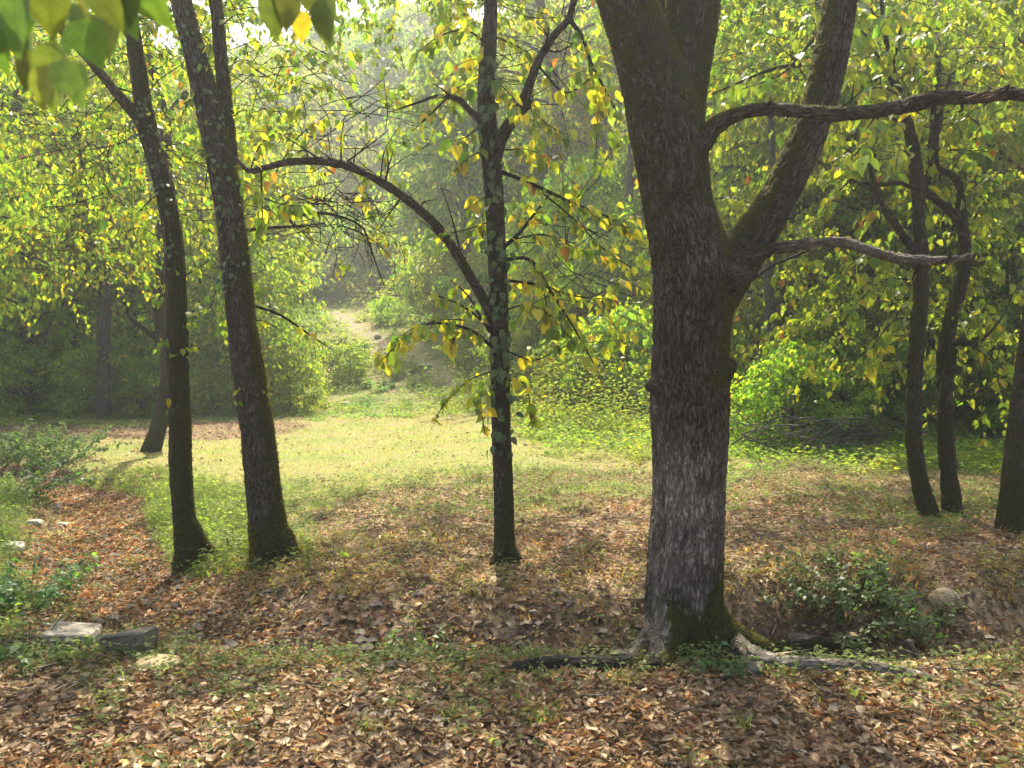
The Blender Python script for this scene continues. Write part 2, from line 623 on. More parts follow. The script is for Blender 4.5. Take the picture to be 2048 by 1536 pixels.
def leaves_mesh(name, pos, axis, nrm, size, tint, template, mat):
    V, F, sizes, nv = leaves_arrays(pos, axis, nrm, size, template)
    return np_mesh(name, V, F, sizes, mat, tint=np.repeat(tint, nv, 0))


GREENS = np.array([(.115, .19, .022), (.15, .215, .026), (.19, .24, .03), (.235, .26, .03), (.085, .15, .028)])
YELLOWS = np.array([(.44, .38, .03), (.42, .33, .03), (.36, .35, .03)])
ORANGES = np.array([(.36, .17, .03), (.28, .12, .03)])


def tints(n, yellow=0.15, orange=0.02, dark=0.0, r=None):
    r = r or rng
    c = GREENS[r.integers(0, len(GREENS), n)] * r.uniform(.85, 1.15, (n, 1))
    u = r.random(n)
    m = u < yellow
    c[m] = YELLOWS[r.integers(0, len(YELLOWS), m.sum())]
    m = u > 1 - orange
    c[m] = ORANGES[r.integers(0, len(ORANGES), m.sum())]
    return c * (1 - dark)


_single = {}
PLANT_TINTS = [(.06, .105, .04), (.075, .13, .045), (.09, .14, .05), (.10, .12, .04), (.13, .21, .04), (.24, .30, .04), (.07, .15, .06), (.24, .27, .1)]


def single_leaf_meshes(key, tintlist, template, mat, smooth=True):
    if key not in _single:
        out = []
        for k, t in enumerate(tintlist):
            tv, tf = template if not callable(template) else template(k)
            out.append(np_mesh(key, tv, np.concatenate([np.array(f) for f in tf]), [len(f) for f in tf], mat, tint=np.tile(np.array(t)[None, :], (len(tv), 1)), smooth=smooth))
        _single[key] = (out, np.array(tintlist))
    return _single[key]


def frames(axis, nrm):
    a = unit(axis)
    n = unit(nrm - a * np.sum(nrm * a, -1, keepdims=True))
    return a, np.cross(n, a), n


def leaf_objects(root, name, pos, axis, nrm, size, tint, key, tintlist, template, mat):
    meshes, tl = single_leaf_meshes(key, tintlist, template, mat)
    a, s, n = frames(axis, nrm)
    base = np.array(root.matrix_world.translation) if root.parent else np.array(root.location)
    for k in range(len(pos)):
        j = int(np.argmin(np.sum((tl - tint[k]) ** 2, 1) * (0.6 + 0.8 * random.random())))
        o = bpy.data.objects.new(name, meshes[j])
        m = Matrix(((a[k, 0], s[k, 0], n[k, 0], 0), (a[k, 1], s[k, 1], n[k, 1], 0), (a[k, 2], s[k, 2], n[k, 2], 0), (0, 0, 0, 1)))
        o.matrix_local = Matrix.Translation(Vector((pos[k] - base).tolist())) @ m @ Matrix.Scale(float(size[k]), 4)
        COL.objects.link(o)
        o.parent = root


LEAF_TINTS = [tuple(c) for c in GREENS] + [tuple(c) for c in YELLOWS] + [tuple(c) for c in ORANGES]


def emit_leaves(root, pos, axis, nrm, size, tint, n_ind, mat=None, name="leaf", rest="foliage", template=None, key="leaf"):
    """the N_IND leaves that show largest as single objects, the rest as one loose part"""
    mat = mat or M_LEAF
    pos = np.asarray(pos)
    d = np.linalg.norm(pos - np.array([0, 0, CAMZ]), axis=1)
    px = 1024 + FPX * pos[:, 0] / np.maximum(pos[:, 1], .3)
    pz = 700 - FPX * (pos[:, 2] - CAMZ) / np.maximum(pos[:, 1], .3)
    inv = (px > -20) & (px < 2070) & (pz > -20) & (pz < 1560)
    order = np.argsort(-(size / d) * np.where(inv, 1, 0.01))
    ind, oth = order[:n_ind], order[n_ind:]
    if TW_LOG:
        tag(obj("twigs", tubes_mesh("twigs", TW_LOG, 4, .25, M_BARK_THIN, 0, root.location), root), kind="stuff")
        TW_LOG.clear()
    if len(ind):
        leaf_objects(root, name, pos[ind], axis[ind], nrm[ind], size[ind], tint[ind], key, LEAF_TINTS if key == "leaf" else PLANT_TINTS, T_NEAR, mat)
    if len(oth):
        base = np.array(root.location)
        o = obj(rest, leaves_mesh(rest, pos[oth] - base, axis[oth], nrm[oth], size[oth], tint[oth], template or T_MID, mat), root)
        o["kind"] = "stuff"


# ------------------------------------------------------------------ tubes and woody bodies
def catmull(pts, step):
    pts = np.asarray(pts, float)
    if len(pts) < 2:
        return pts
    ext = np.vstack([2 * pts[0] - pts[1], pts, 2 * pts[-1] - pts[-2]])
    out = []
    for k in range(1, len(ext) - 2):
        p0, p1, p2, p3 = ext[k - 1:k + 3]
        n = max(2, int(np.linalg.norm((p2 - p1)[:3]) / step))
        t = np.linspace(0, 1, n, endpoint=False)[:, None]
        out.append(0.5 * (2 * p1 + (p2 - p0) * t + (2 * p0 - 5 * p1 + 4 * p2 - p3) * t ** 2 + (3 * p1 - p0 - 3 * p2 + p3) * t ** 3))
    out.append(pts[-1:])
    return np.vstack(out)


def path_frames(p):
    t = unit(np.gradient(p, axis=0))
    e1 = np.zeros_like(p)
    ref = np.array([0, 1.0, 0.2]) if abs(t[0] @ unit(np.array([0, 1.0, 0.2]))) < 0.9 else np.array([1.0, 0, 0])
    e1[0] = unit(ref - t[0] * (ref @ t[0]))
    for k in range(1, len(p)):
        v = e1[k - 1] - t[k] * (e1[k - 1] @ t[k])
        e1[k] = unit(v)
    e2 = np.cross(t, e1)
    s = np.concatenate([[0], np.cumsum(np.linalg.norm(np.diff(p, axis=0), axis=1))])
    return t, e1, e2, s


def tube_arrays(pr, seg, step, wob=0.0, seed=0.0):
    """pr: rows x, y, z, radius -> verts, quads flat, sizes, bark coordinates"""
    q = catmull(pr, step)
    p, r = q[:, :3], np.maximum(q[:, 3], 0.0008)
    t, e1, e2, s = path_frames(p)
    th = np.linspace(0, 2 * math.pi, seg, endpoint=False)
    c, sn = np.cos(th), np.sin(th)
    off = c[None, :, None] * e1[:, None, :] + sn[None, :, None] * e2[:, None, :]
    R = np.repeat(r[:, None], seg, 1)
    bark = np.stack([R * c[None, :], R * sn[None, :], np.repeat(s[:, None], seg, 1) * 0.24], -1).reshape(-1, 3)
    if wob:
        R = R * (1 + wob * vnoise(bark * np.array([22, 22, 30.0]) + seed).reshape(R.shape))
    V = (p[:, None, :] + R[:, :, None] * off).reshape(-1, 3)
    n = len(p)
    i = np.arange(n * seg).reshape(n, seg)
    F = np.stack([i[:-1], np.roll(i[:-1], -1, 1), np.roll(i[1:], -1, 1), i[1:]], -1).reshape(-1)
    sizes = [4] * ((n - 1) * seg) + [seg, seg]
    F = np.concatenate([F, i[0][::-1], i[-1]])
    return V, F, np.array(sizes), bark


def tubes_mesh(name, prs, seg, step, mat, wob=0.15, base=None, maskrgb=(0.15, 0, 0)):
    Vs, Fs, Ss, Bs, o = [], [], [], [], 0
    for k, pr in enumerate(prs):
        V, F, S, B = tube_arrays(np.asarray(pr, float), seg, step, wob, k * 3.7)
        Vs.append(V)
        Fs.append(F + o)
        Ss.append(S)
        Bs.append(B + np.array([k * 1.3, 0, 0]))
        o += len(V)
    V = np.vstack(Vs)
    if base is not None:
        V = V - np.asarray(base)
    mk = np.ones((len(V), 4))
    mk[:, :3] = maskrgb
    return np_mesh(name, V, np.concatenate(Fs), np.concatenate(Ss), mat, attrs={"bark": np.vstack(Bs), "mask": mk})


def pxs(rows, Y0, Y1=None):
    """rows (px, py, width in px) at distance Y0..Y1 -> rows x, y, z, radius"""
    n = len(rows)
    out = []
    for k, (px, py, w) in enumerate(rows):
        Yk = Y0 if Y1 is None else Y0 + (Y1 - Y0) * k / (n - 1)
        out.append([*P(px, py, Yk), 0.5 * w * Yk / FPX])
    return np.array(out)


def gpts(rows, lift=0.4):
    """rows (px, py, width) lying on the ground"""
    out = []
    for px, py, w in rows:
        g = ground_at(px, py)
        r = 0.5 * w * g[1] / FPX
        out.append([g[0], g[1] + r, H(g[0], g[1] + r) + r * lift, r])
    return np.array(out)


def woody(root, strands, voxel, amp, freq, maskfn, mat):
    """one continuous woody body from strands (part name, rows x y z r), split into its parts"""
    Vs, Fs, Ss, o = [], [], [], 0
    samp, sr, sid, ss, st, s1, s2 = [], [], [], [], [], [], []
    for k, (nm, pr) in enumerate(strands):
        pr = np.asarray(pr, float)
        V, F, S, B = tube_arrays(pr, 20, max(0.03, pr[:, 3].mean() * 0.5))
        Vs.append(V)
        Fs.append(F + o)
        Ss.append(S)
        o += len(V)
        q = catmull(pr, 0.03)
        t, e1, e2, s = path_frames(q[:, :3])
        samp.append(q[:, :3])
        sr.append(q[:, 3])
        sid.append(np.full(len(q), k))
        ss.append(s + 7.7 * k)
        st.append(t)
        s1.append(e1)
        s2.append(e2)
    me = np_mesh("tmp", np.vstack(Vs), np.concatenate(Fs), np.concatenate(Ss), mat)
    tmp = bpy.data.objects.new("tmp", me)
    COL.objects.link(tmp)
    md = tmp.modifiers.new("r", 'REMESH')
    md.mode = 'VOXEL'
    md.voxel_size = voxel
    sm = tmp.modifiers.new("s", 'SMOOTH')
    sm.iterations = 6
    sm.factor = 0.5
    dg = bpy.context.evaluated_depsgraph_get()
    ev = tmp.evaluated_get(dg)
    m2 = bpy.data.meshes.new_from_object(ev)
    bpy.data.objects.remove(tmp)
    nv = len(m2.vertices)
    co = np.empty(nv * 3, np.float32)
    m2.vertices.foreach_get("co", co)
    co = co.reshape(-1, 3).astype(float)
    no = np.empty(nv * 3, np.float32)
    m2.vertex_normals.foreach_get("vector", no)
    no = no.reshape(-1, 3).astype(float)
    nl = len(m2.loops)
    lv = np.empty(nl, np.int32)
    m2.loops.foreach_get("vertex_index", lv)
    lt = np.empty(len(m2.polygons), np.int32)
    m2.polygons.foreach_get("loop_total", lt)
    bpy.data.meshes.remove(m2)
    samp = np.vstack(samp)
    sr = np.concatenate(sr)
    sid = np.concatenate(sid)
    ss = np.concatenate(ss)
    st, s1, s2 = np.vstack(st), np.vstack(s1), np.vstack(s2)
    near = np.empty(nv, np.int64)
    for a in range(0, nv, 3000):
        c = co[a:a + 3000]
        d2 = ((c ** 2).sum(1)[:, None] + (samp ** 2).sum(1)[None] - 2 * c @ samp.T)
        near[a:a + 3000] = np.argmin(np.sqrt(np.maximum(d2, 0)) - sr[None], 1)
    rel = co - samp[near]
    al = np.sum(rel * st[near], 1)
    bark = np.stack([np.sum(rel * s1[near], 1), np.sum(rel * s2[near], 1), (ss[near] + al) * 0.24], 1)
    if amp:
        wp = bark + .012 * np.stack([vnoise(bark * 30 + 4.), vnoise(bark * 30 + 8.), 0 * bark[:, 0]], 1)
        rid = np.clip(np.abs(vnoise(wp * freq + 3.1)) * 2.6, 0, 1)
        rid2 = np.clip(np.abs(vnoise(wp * freq * 1.7 + 9.2)) * 2.6, 0, 1)
        lump = vnoise(co * 4.0) * 0.5
        rid = np.clip(rid + .18 * vnoise(bark * freq * np.array([3, 3, 9]) + 5.), 0, 1)
        co = co + no * (amp * (rid - 0.55) + amp * 0.5 * (rid2 - 0.5) + amp * lump)[:, None]
    mk = np.ones((nv, 4))
    mk[:, :3] = maskfn(co, no, bark, sid[near])
    if amp:
        mk[:, 3] = np.clip(.55 * rid + .45 * rid2, 0, 1)
    # faces -> parts
    names = []
    for nm, _ in strands:
        if nm not in names:
            names.append(nm)
    s2n = np.array([names.index(nm) for nm, _ in strands])
    uniq = np.array([k if strands[k][0] != "trunk" else [i for i, s in enumerate(strands) if s[0] == "trunk"][0] for k in range(len(strands))])
    vp = uniq[sid[near]]
    starts = np.concatenate([[0], np.cumsum(lt)[:-1]])
    fp = vp[lv[starts]]
    base = np.array(root.location)
    for part in np.unique(uniq):
        sel = np.where(fp == part)[0]
        if len(sel) == 0:
            continue
        lsel = np.repeat(starts[sel], lt[sel]) + (np.arange(lt[sel].sum()) - np.repeat(np.cumsum(lt[sel]) - lt[sel], lt[sel]))
        fv = lv[lsel]
        used, inv = np.unique(fv, return_inverse=True)
        nm = strands[part][0]
        me = np_mesh(nm, co[used] - base, inv, lt[sel], mat, attrs={"bark": bark[used], "mask": mk[used]})
        obj(nm, me, root)
    return co, no, mk


def moss_tufts(root, co, no, mk, n, r, thr=0.5, size=(.007, .014)):
    """short fuzzy blades where the moss grows"""
    w = np.where(mk[:, 0] + 0.35 * vnoise(co * 14) > thr, 1.0, 0.0)
    if w.sum() < 10:
        return
    ids = r.choice(len(co), n, p=w / w.sum())
    pos = co[ids] + r.normal(0, .004, (n, 3))
    ax = no[ids] + r.normal(0, .45, (n, 3))
    nr = r.normal(0, 1, (n, 3))
    tint = np.array([(.085, .088, .011)]) * r.uniform(.6, 1.6, (n, 1))
    o = obj("moss", leaves_mesh("moss", pos - np.array(root.location), ax, nr, r.uniform(*size, n) * 1.0, tint, (np.array([(0, .22, 0), (0, -.22, 0), (1, 0, 0)]), [[0, 1, 2]]), M_MOSS), root)
    o["kind"] = "stuff"


def spray(r, pts, n, size=(.07, .1), droop=0.8, yellow=0.2, orange=0.03, jit=0.02):
    """leaves hanging alternately along a twig given by its points"""
    q = catmull(np.asarray(pts, float)[:, :3], 0.03)
    t = unit(np.gradient(q, axis=0))
    u = np.sort(r.uniform(0.12, 1.0, n) ** 0.85)
    k = np.clip((u * (len(q) - 1)).astype(int), 0, len(q) - 1)
    tt = t[k]
    side = np.cross(tt, np.array([0, 0, 1.0]))
    side = unit(side + 1e-3)
    sg = np.where(np.arange(n) % 2 == 0, 1, -1)[:, None]
    pos = q[k] + r.normal(0, jit, (n, 3))
    ax = side * sg * r.uniform(.2, .8, (n, 1)) + tt * r.uniform(.1, .6, (n, 1)) + np.array([0, 0, -1.0]) * droop * r.uniform(.5, 1.5, (n, 1)) + r.normal(0, .2, (n, 3))
    nr = np.array([0, -0.35, .8]) + r.normal(0, .55, (n, 3)) + tt * .3
    return pos, ax, nr, r.uniform(*size, n) * np.clip(r.normal(1, .24, n), .5, 1.5), tints(n, yellow, orange, r=r)


def cat_arrays(lst):
    return [np.concatenate([a[k] for a in lst]) for k in range(len(lst[0]))]


TW_LOG = []


def crown_cloud(r, center, radii, n_clump, per, size, yellow=.12, orange=.01):
    """loose clumps of leafy shoots through an ellipsoid, thinner towards its middle"""
    out = []
    c = np.asarray(center)
    for k in range(n_clump):
        u = unit(r.normal(0, 1, 3))
        p = c + u * np.asarray(radii) * (0.35 + 0.65 * r.random() ** 0.5)
        d = unit(u * np.array([1, 1, .3]) + r.normal(0, .4, 3))
        L = r.uniform(.35, .7)
        tw = np.array([p, p + d * L * .5, p + d * L + np.array([0, 0, -.15 * L])])
        back = p - d * r.uniform(.2, .6) + r.normal(0, .08, 3)
        TW_LOG.append(np.array([[*back, .0042], [*(back * .5 + p * .5 + r.normal(0, .04, 3)), .0036], [*p, .003], [*tw[1], .002], [*tw[2], .001]]))
        out.append(spray(r, tw, per, size, 0.7, yellow, orange, 0.03))
    return cat_arrays(out)


# ================================================================== THE BIG TREE
def mask_big(co, no, bark, sidv):
    z = co[:, 2]
    m = np.zeros((len(co), 3))
    n1 = vnoise(co * 3.0)
    upper = sstep(1.35, 2.4, z) * 0.33 + sstep(2.6, 3.2, z) * 0.08
    left_up = np.clip(no[:, 2] * 0.5 - no[:, 0] * 0.35, 0, 1) * sstep(1.9, 2.4, z)
    base = (1 - sstep(.15, .62, z - 0.25 * vnoise(co * 5))) * np.clip(0.35 + 0.9 * (no[:, 0] * 0.55 - no[:, 1] * 0.75), 0, 1) * 0.95
    right = sstep(.0, .8, no[:, 0]) * 0.32
    patch = np.exp(-((z - 1.55) / .3) ** 2) * 0.36
    m[:, 0] = np.clip(upper + left_up * 0.9 + base + right + patch + 0.12 * n1, 0, 1)
    m[:, 1] = np.clip((1 - sstep(.9, 1.35, z + 0.25 * n1)) * (0.75 + 0.3 * n1) * np.where(no[:, 0] > .55, .4, 1), 0, 1)
    hollow = np.exp(-((co[:, 0] - 0.70) / .05) ** 2 - ((z - .22) / .2) ** 2)  # hollow's darkness painted onto the bark, no cavity modelled
    m[:, 2] = np.clip(hollow * 1.4, 0, 1)
    # long dead root on the left is dark and smooth, the one on the right bleached
    rl = (sidv == 9) * (1 - sstep(.50, .66, co[:, 0]))
    rr = (sidv == 10) * sstep(1.15, 1.4, co[:, 0])
    bk = (sidv == 12) * sstep(1.2, 1.35, co[:, 0])
    m[:, 2] = np.maximum(m[:, 2], rl * .8)
    m[:, 0] = m[:, 0] * (1 - rl) * (1 - .6 * rr)
    m[:, 1] = np.maximum(m[:, 1] * (1 - rl) * (1 - bk), rr * .6)
    m[:, 2] = np.maximum(m[:, 2], bk * .45)
    m[:, 0] = np.maximum(m[:, 0], bk * .4)
    # the two bare branches to the right keep moss only on top
    b3 = (sidv == 3) * sstep(1.15, 1.35, co[:, 0])
    b4 = (sidv == 4) * sstep(1.35, 1.6, co[:, 0])
    top = np.clip(no[:, 2], 0, 1) * .78
    bb = np.maximum(b3, b4)
    m[:, 0] = m[:, 0] * (1 - bb) + bb * np.where(sidv == 3, top, top * .45)
    m[:, 1] = np.maximum(m[:, 1], b4 * .5)
    # slanting limb: mossy on its upper side
    li = (sidv == 2) * sstep(1.25, 1.45, co[:, 0])
    m[:, 0] = m[:, 0] * (1 - li) + li * np.clip(.25 + .8 * np.clip(-no[:, 0] * .8 + no[:, 2] * .5, 0, 1) + .12 * n1, 0, 1)
    return m


YB = 4.66
big = empty("mossy_tree", ground_at(1380, 1312) + np.array([0, .18, 0]), "thick mossy tree with three limbs and bare side branches, biggest trunk here", "tree")
trunk_rows = [(1388, 1420, 215), (1382, 1345, 205), (1374, 1290, 178), (1370, 1240, 160), (1368, 1180, 153), (1371, 1100, 151), (1376, 1020, 147), (1378, 950, 144), (1380, 870, 152),
              (1380, 790, 157), (1380, 720, 152), (1383, 650, 152), (1388, 590, 160), (1385, 530, 160), (1370, 470, 146), (1354, 400, 136), (1346, 330, 142), (1332, 250, 148),
              (1310, 170, 132), (1283, 90, 118), (1254, 0, 112), (1230, -90, 108), (1205, -200, 100)]
strands = [
    ("trunk", pxs(trunk_rows, YB)),
    ("limb", pxs([(1338, 290, 120), (1352, 210, 112), (1368, 130, 104), (1380, 60, 103), (1387, 0, 104), (1394, -90, 98), (1402, -200, 90)], YB + .06, YB + .2)),
    ("limb", pxs([(1395, 640, 112), (1435, 575, 104), (1478, 515, 92), (1520, 455, 80), (1558, 392, 72), (1592, 325, 69), (1622, 255, 68), (1647, 175, 66), (1666, 90, 64), (1681, 0, 62), (1693, -90, 60), (1705, -200, 54)], YB, YB + .1)),
    ("branch", pxs([(1385, 300, 60), (1412, 272, 46), (1436, 248, 36), (1468, 230, 28), (1510, 220, 26), (1560, 219, 25), (1620, 225, 26), (1680, 229, 27), (1740, 223, 26), (1790, 216, 26), (1840, 205, 30),
                     (1890, 194, 29), (1935, 196, 27), (1975, 196, 24), (2010, 188, 26), (2060, 190, 26), (2130, 196, 22)], YB - .08, YB - .5)),
    ("branch", pxs([(1480, 525, 44), (1520, 506, 28), (1560, 497, 22), (1610, 488, 20), (1660, 484, 20), (1700, 486, 22), (1740, 502, 20), (1790, 515, 20), (1840, 521, 20), (1890, 521, 16), (1925, 515, 11), (1950, 508, 5)], YB - .05, YB - .4)),
    ("trunk", pxs([(1310, 322, 44), (1286, 320, 40), (1272, 320, 30)], YB - .05)),
    ("trunk", pxs([(1425, 735, 70), (1452, 738, 54), (1466, 742, 38)], YB - .05)),
    ("trunk", pxs([(1320, 770, 44), (1303, 766, 34), (1297, 762, 22)], YB - .05)),
    ("trunk", pxs([(1460, 560, 60), (1490, 550, 36), (1502, 545, 22)], YB - .12)),
    ("root", np.vstack([pxs([(1340, 1230, 80)], YB - .04), pxs([(1305, 1275, 50)], YB - .10), gpts([(1278, 1330, 46), (1245, 1346, 40), (1190, 1345, 34), (1120, 1344, 36), (1055, 1348, 30), (1000, 1352, 14)], .45)])),
    ("root", np.vstack([pxs([(1415, 1235, 80)], YB - .04), pxs([(1465, 1288, 56)], YB - .06), gpts([(1520, 1330, 44), (1575, 1344, 40), (1650, 1348, 40), (1730, 1352, 40), (1800, 1358, 34), (1872, 1366, 18)], .25)])),
    ("root", np.vstack([pxs([(1355, 1220, 90)], YB - .1), pxs([(1335, 1290, 66)], YB - .22), gpts([(1312, 1352, 40)], .1)])),
    ("root", np.vstack([pxs([(1410, 1230, 90)], YB + .08), pxs([(1470, 1275, 50)], YB + .15), pxs([(1540, 1296, 34), (1620, 1290, 30), (1700, 1284, 22), (1760, 1278, 12)], YB + .72)])),
]
co, no, mk = woody(big, strands, 0.0105, 0.009, 52.0, mask_big, M_BARK)
moss_tufts(big, co, no, mk, 42000, rng, 0.55, (.004, .009))
# splintered break on the upper branch
r5 = np.random.default_rng(3)
spl = []
for k in range(7):
    a = P(1930 + 8 * k, 200 + 3 * (k % 3), YB - .45)
    b = P(1985 + 9 * k, 178 + 7 * (k % 4), YB - .47)
    spl.append([[*a, .010], [*((a + b) / 2), .009], [*b, .001]])
obj("splinter", tubes_mesh("splinter", spl, 5, .05, M_WOOD, base=big.location, maskrgb=(0, 0, 0)), big)
# thin side shoots and the limbs' leafy tops above
def twig_part(root, rows_list, name="twig", mat=None, seg=6, step=.05, maskrgb=(.15, 0, 0)):
    for rows in rows_list:
        obj(name, tubes_mesh(name, [rows], seg, step, mat or M_BARK_THIN, .12, root.location, maskrgb), root)


twig_part(big, [pxs([(1478, 575, 9), (1510, 555, 8), (1545, 530, 7), (1600, 508, 5), (1650, 480, 3)], YB + .1, YB + .5),
                pxs([(1322, 120, 30), (1318, 40, 26), (1322, -20, 22)], YB + .12)])
def stubs(root, rows, n, r, lo=.05, hi=.28, leaf=False):
    q = catmull(rows, .03)
    for k in range(n):
        i = int(r.uniform(.25, .97) * (len(q) - 1))
        t = unit(q[min(i + 1, len(q) - 1), :3] - q[i - 1, :3])
        d = unit(t * r.uniform(.2, .9) + r.normal(0, .7, 3) + np.array([0, 0, .25]))
        L = r.uniform(lo, hi)
        p = q[i, :3]
        a, b = p + d * L * .5 + r.normal(0, .02, 3), p + d * L + np.array([0, 0, .1 * L]) + r.normal(0, .03, 3)
        w = min(.011, q[i, 3] * .5)
        obj("twig", tubes_mesh("twig", [[[*p, w], [*a, w * .6], [*b, w * .25]], [[*a, w * .5], [*(a + unit(d + r.normal(0, .6, 3)) * L * .4), w * .2]]], 6, .04, M_BARK_THIN, .15, root.location, (.2, 0, 0)), root)


RT = np.random.default_rng(14)
stubs(big, strands[3][1], 9, RT)
stubs(big, strands[4][1], 6, RT, .05, .2)
top_rows = []
for (px, py, Yk, tx, ty, tz, r0) in ((1205, -200, YB, -.8, 9.4, 7.2, .13), (1402, -200, YB + .2, 1.2, 10.2, 7.9, .115), (1705, -200, YB + .1, 3.0, 10.4, 7.4, .07)):
    a = P(px, py + 30, Yk)
    b = np.array([tx, ty, tz])
    top_rows.append([[*a, r0], [*(a + (b - a) * .3 + np.array([0, -.2, .4])), r0 * .8], [*(a + (b - a) * .65 + np.array([0, 0, .3])), r0 * .5], [*b, r0 * .2]])
for rw in top_rows:
    obj("limb", tubes_mesh("limb", [rw], 10, .2, M_BARK, .1, big.location, (.4, 0, 0)), big)
CR = np.random.default_rng(21)  # crown clumps out of view, added and set back to shade the foreground
la = cat_arrays([crown_cloud(CR, (.9, 7.9, 7.3), (2.6, 1.3, .9), 46, 18, (.09, .13)), crown_cloud(CR, (-.8, 9.9, 7.2), (1.8, 1.5, 1.2), 70, 20, (.1, .15)), crown_cloud(CR, (1.5, 10.6, 7.8), (2.3, 1.5, 1.3), 90, 20, (.1, .15)),
                 crown_cloud(CR, (3.3, 11.6, 7.2), (2.0, 1.6, 1.2), 70, 20, (.1, .15))])
emit_leaves(big, *la, 0, template=T_FAR, rest="crown")

# ================================================================== THE NEAR SLENDER TREES
def mask_fn(moss_dir, amount, basez, pale=0.0):
    md = unit(np.array(moss_dir, float))

    def f(co, no, bark, sidv):
        m = np.zeros((len(co), 3))
        z = co[:, 2] - basez
        m[:, 0] = np.clip(amount + (.75 if moss_dir[0] == 1 else .5) * np.clip(no @ md, 0, 1) * (1 - .5 * sstep(1.6, 3.2, z)) + 0.45 * (1 - sstep(.1, .5, z)) + .15 * vnoise(co * 4), 0, 1)
        m[:, 1] = np.clip(pale * (vnoise(co * 2.3) + .3), 0, 1)
        return m
    return f


b1 = ground_at(378, 1142)
left_tree = empty("slender_tree", b1, "slender mossy tree with a forked upper trunk, leftmost of the near trees", "tree", "slender trees around the clearing")
Y1 = b1[1] + .08
st1 = [("trunk", pxs([(377, 1190, 66), (378, 1140, 56), (374, 1080, 49), (366, 1010, 43), (361, 940, 43), (360, 860, 43), (357, 780, 42), (355, 680, 41), (352, 580, 40), (346, 480, 38), (334, 400, 37), (317, 330, 36),
                          (299, 270, 37), (285, 200, 33), (275, 130, 30), (265, 60, 27), (258, 0, 25), (250, -80, 24)], Y1)),
       ("branch", pxs([(297, 285, 28), (282, 245, 25), (258, 215, 22), (232, 185, 20), (200, 145, 18), (165, 105, 15), (120, 60, 12)], Y1, Y1 - .2)),
       ("root", pxs([(378, 1050, 40), (395, 1078, 34), (412, 1098, 28), (440, 1116, 18)], Y1, Y1 + .15)),
       ("root", pxs([(372, 1100, 44), (362, 1140, 34), (366, 1172, 22)], Y1 - .06, Y1 - .18))]
co, no, mk = woody(left_tree, st1, 0.010, 0.007, 42.0, mask_fn((.3, -.4, .2), .34, b1[2], .15), M_BARK)
moss_tufts(left_tree, co, no, mk, 7000, rng, .58)

b2 = ground_at(548, 1130)
Y2 = b2[1] + .12
moss_tree = empty("slender_tree", b2, "leaning tree with bright moss down its right edge and a flared foot", "tree", "slender trees around the clearing")
st2 = [("trunk", pxs([(552, 1185, 118), (548, 1130, 98), (541, 1080, 82), (533, 1030, 72), (525, 960, 67), (517, 880, 66), (506, 800, 63), (494, 720, 60), (483, 640, 56), (474, 560, 55), (466, 480, 54), (456, 400, 54),
                          (441, 320, 53), (425, 250, 51), (408, 180, 47), (388, 100, 43), (366, 20, 40), (350, -60, 38)], Y2)),
       ("limb", pxs([(455, 400, 36), (458, 330, 32), (455, 270, 30), (450, 200, 27), (443, 130, 26), (437, 60, 25), (430, -10, 24), (424, -80, 23)], Y2 + .05, Y2 + .15)),
       ("root", pxs([(560, 1070, 50), (578, 1100, 38), (604, 1128, 20)], Y2 - .02, Y2 - .1)),
       ("root", pxs([(535, 1090, 50), (520, 1130, 36), (505, 1160, 18)], Y2 - .05, Y2 - .2))]
co, no, mk = woody(moss_tree, st2, 0.0105, 0.008, 38.0, mask_fn((1, .35, .25), .33, b2[2], .1), M_BARK)
moss_tufts(moss_tree, co, no, mk, 22000, rng, .6, (.008, .016))

b3 = ground_at(1010, 1128)
Y3 = b3[1] + .07
vine_tree = empty("slender_tree", b3, "straight slim tree with ivy up its trunk and one long arching branch", "tree", "slender trees around the clearing")
st3 = [("trunk", pxs([(1013, 1165, 62), (1011, 1120, 50), (1009, 1070, 42), (1007, 1000, 40), (1005, 920, 39), (1002, 840, 38), (1000, 750, 38), (998, 650, 38), (996, 560, 37), (992, 470, 36), (988, 390, 38), (982, 320, 38),
                          (975, 250, 36), (972, 180, 34), (976, 110, 31), (980, 50, 28), (983, -20, 25), (985, -80, 24)], Y3)),
       ("branch", pxs([(985, 330, 30), (1000, 285, 25), (1018, 250, 24), (1040, 220, 22), (1058, 172, 19), (1075, 125, 17), (1105, 75, 15), (1135, 40, 14), (1148, 0, 13), (1156, -60, 11)], Y3, Y3 - .35)),
       ("branch", pxs([(998, 660, 30), (980, 622, 25), (962, 590, 22), (945, 560, 20), (915, 510, 19), (880, 460, 18), (845, 425, 18), (805, 392, 17), (760, 363, 17), (715, 340, 17), (675, 327, 17), (635, 322, 16),
                       (590, 323, 15), (550, 330, 13), (515, 340, 12), (497, 342, 10), (480, 325, 8), (462, 308, 6)], Y3, Y3 - .55)),
       ("branch", pxs([(975, 262, 20), (958, 238, 16), (940, 222, 13), (918, 200, 12), (895, 193, 10), (872, 192, 9), (850, 200, 8)], Y3, Y3 - .2)),
       ("branch", pxs([(1030, 232, 22), (1052, 212, 20), (1062, 206, 16)], Y3 - .1, Y3 - .15)),
       ("root", pxs([(1008, 1070, 34), (1024, 1105, 26), (1046, 1128, 14)], Y3 - .02, Y3 - .05)), ("root", pxs([(1008, 1080, 34), (998, 1112, 26), (982, 1134, 12)], Y3 - .03, Y3 - .12))]
co, no, mk = woody(vine_tree, st3, 0.0085, 0.005, 50.0, mask_fn((.2, -.2, .3), .24, b3[2], .1), M_BARK)

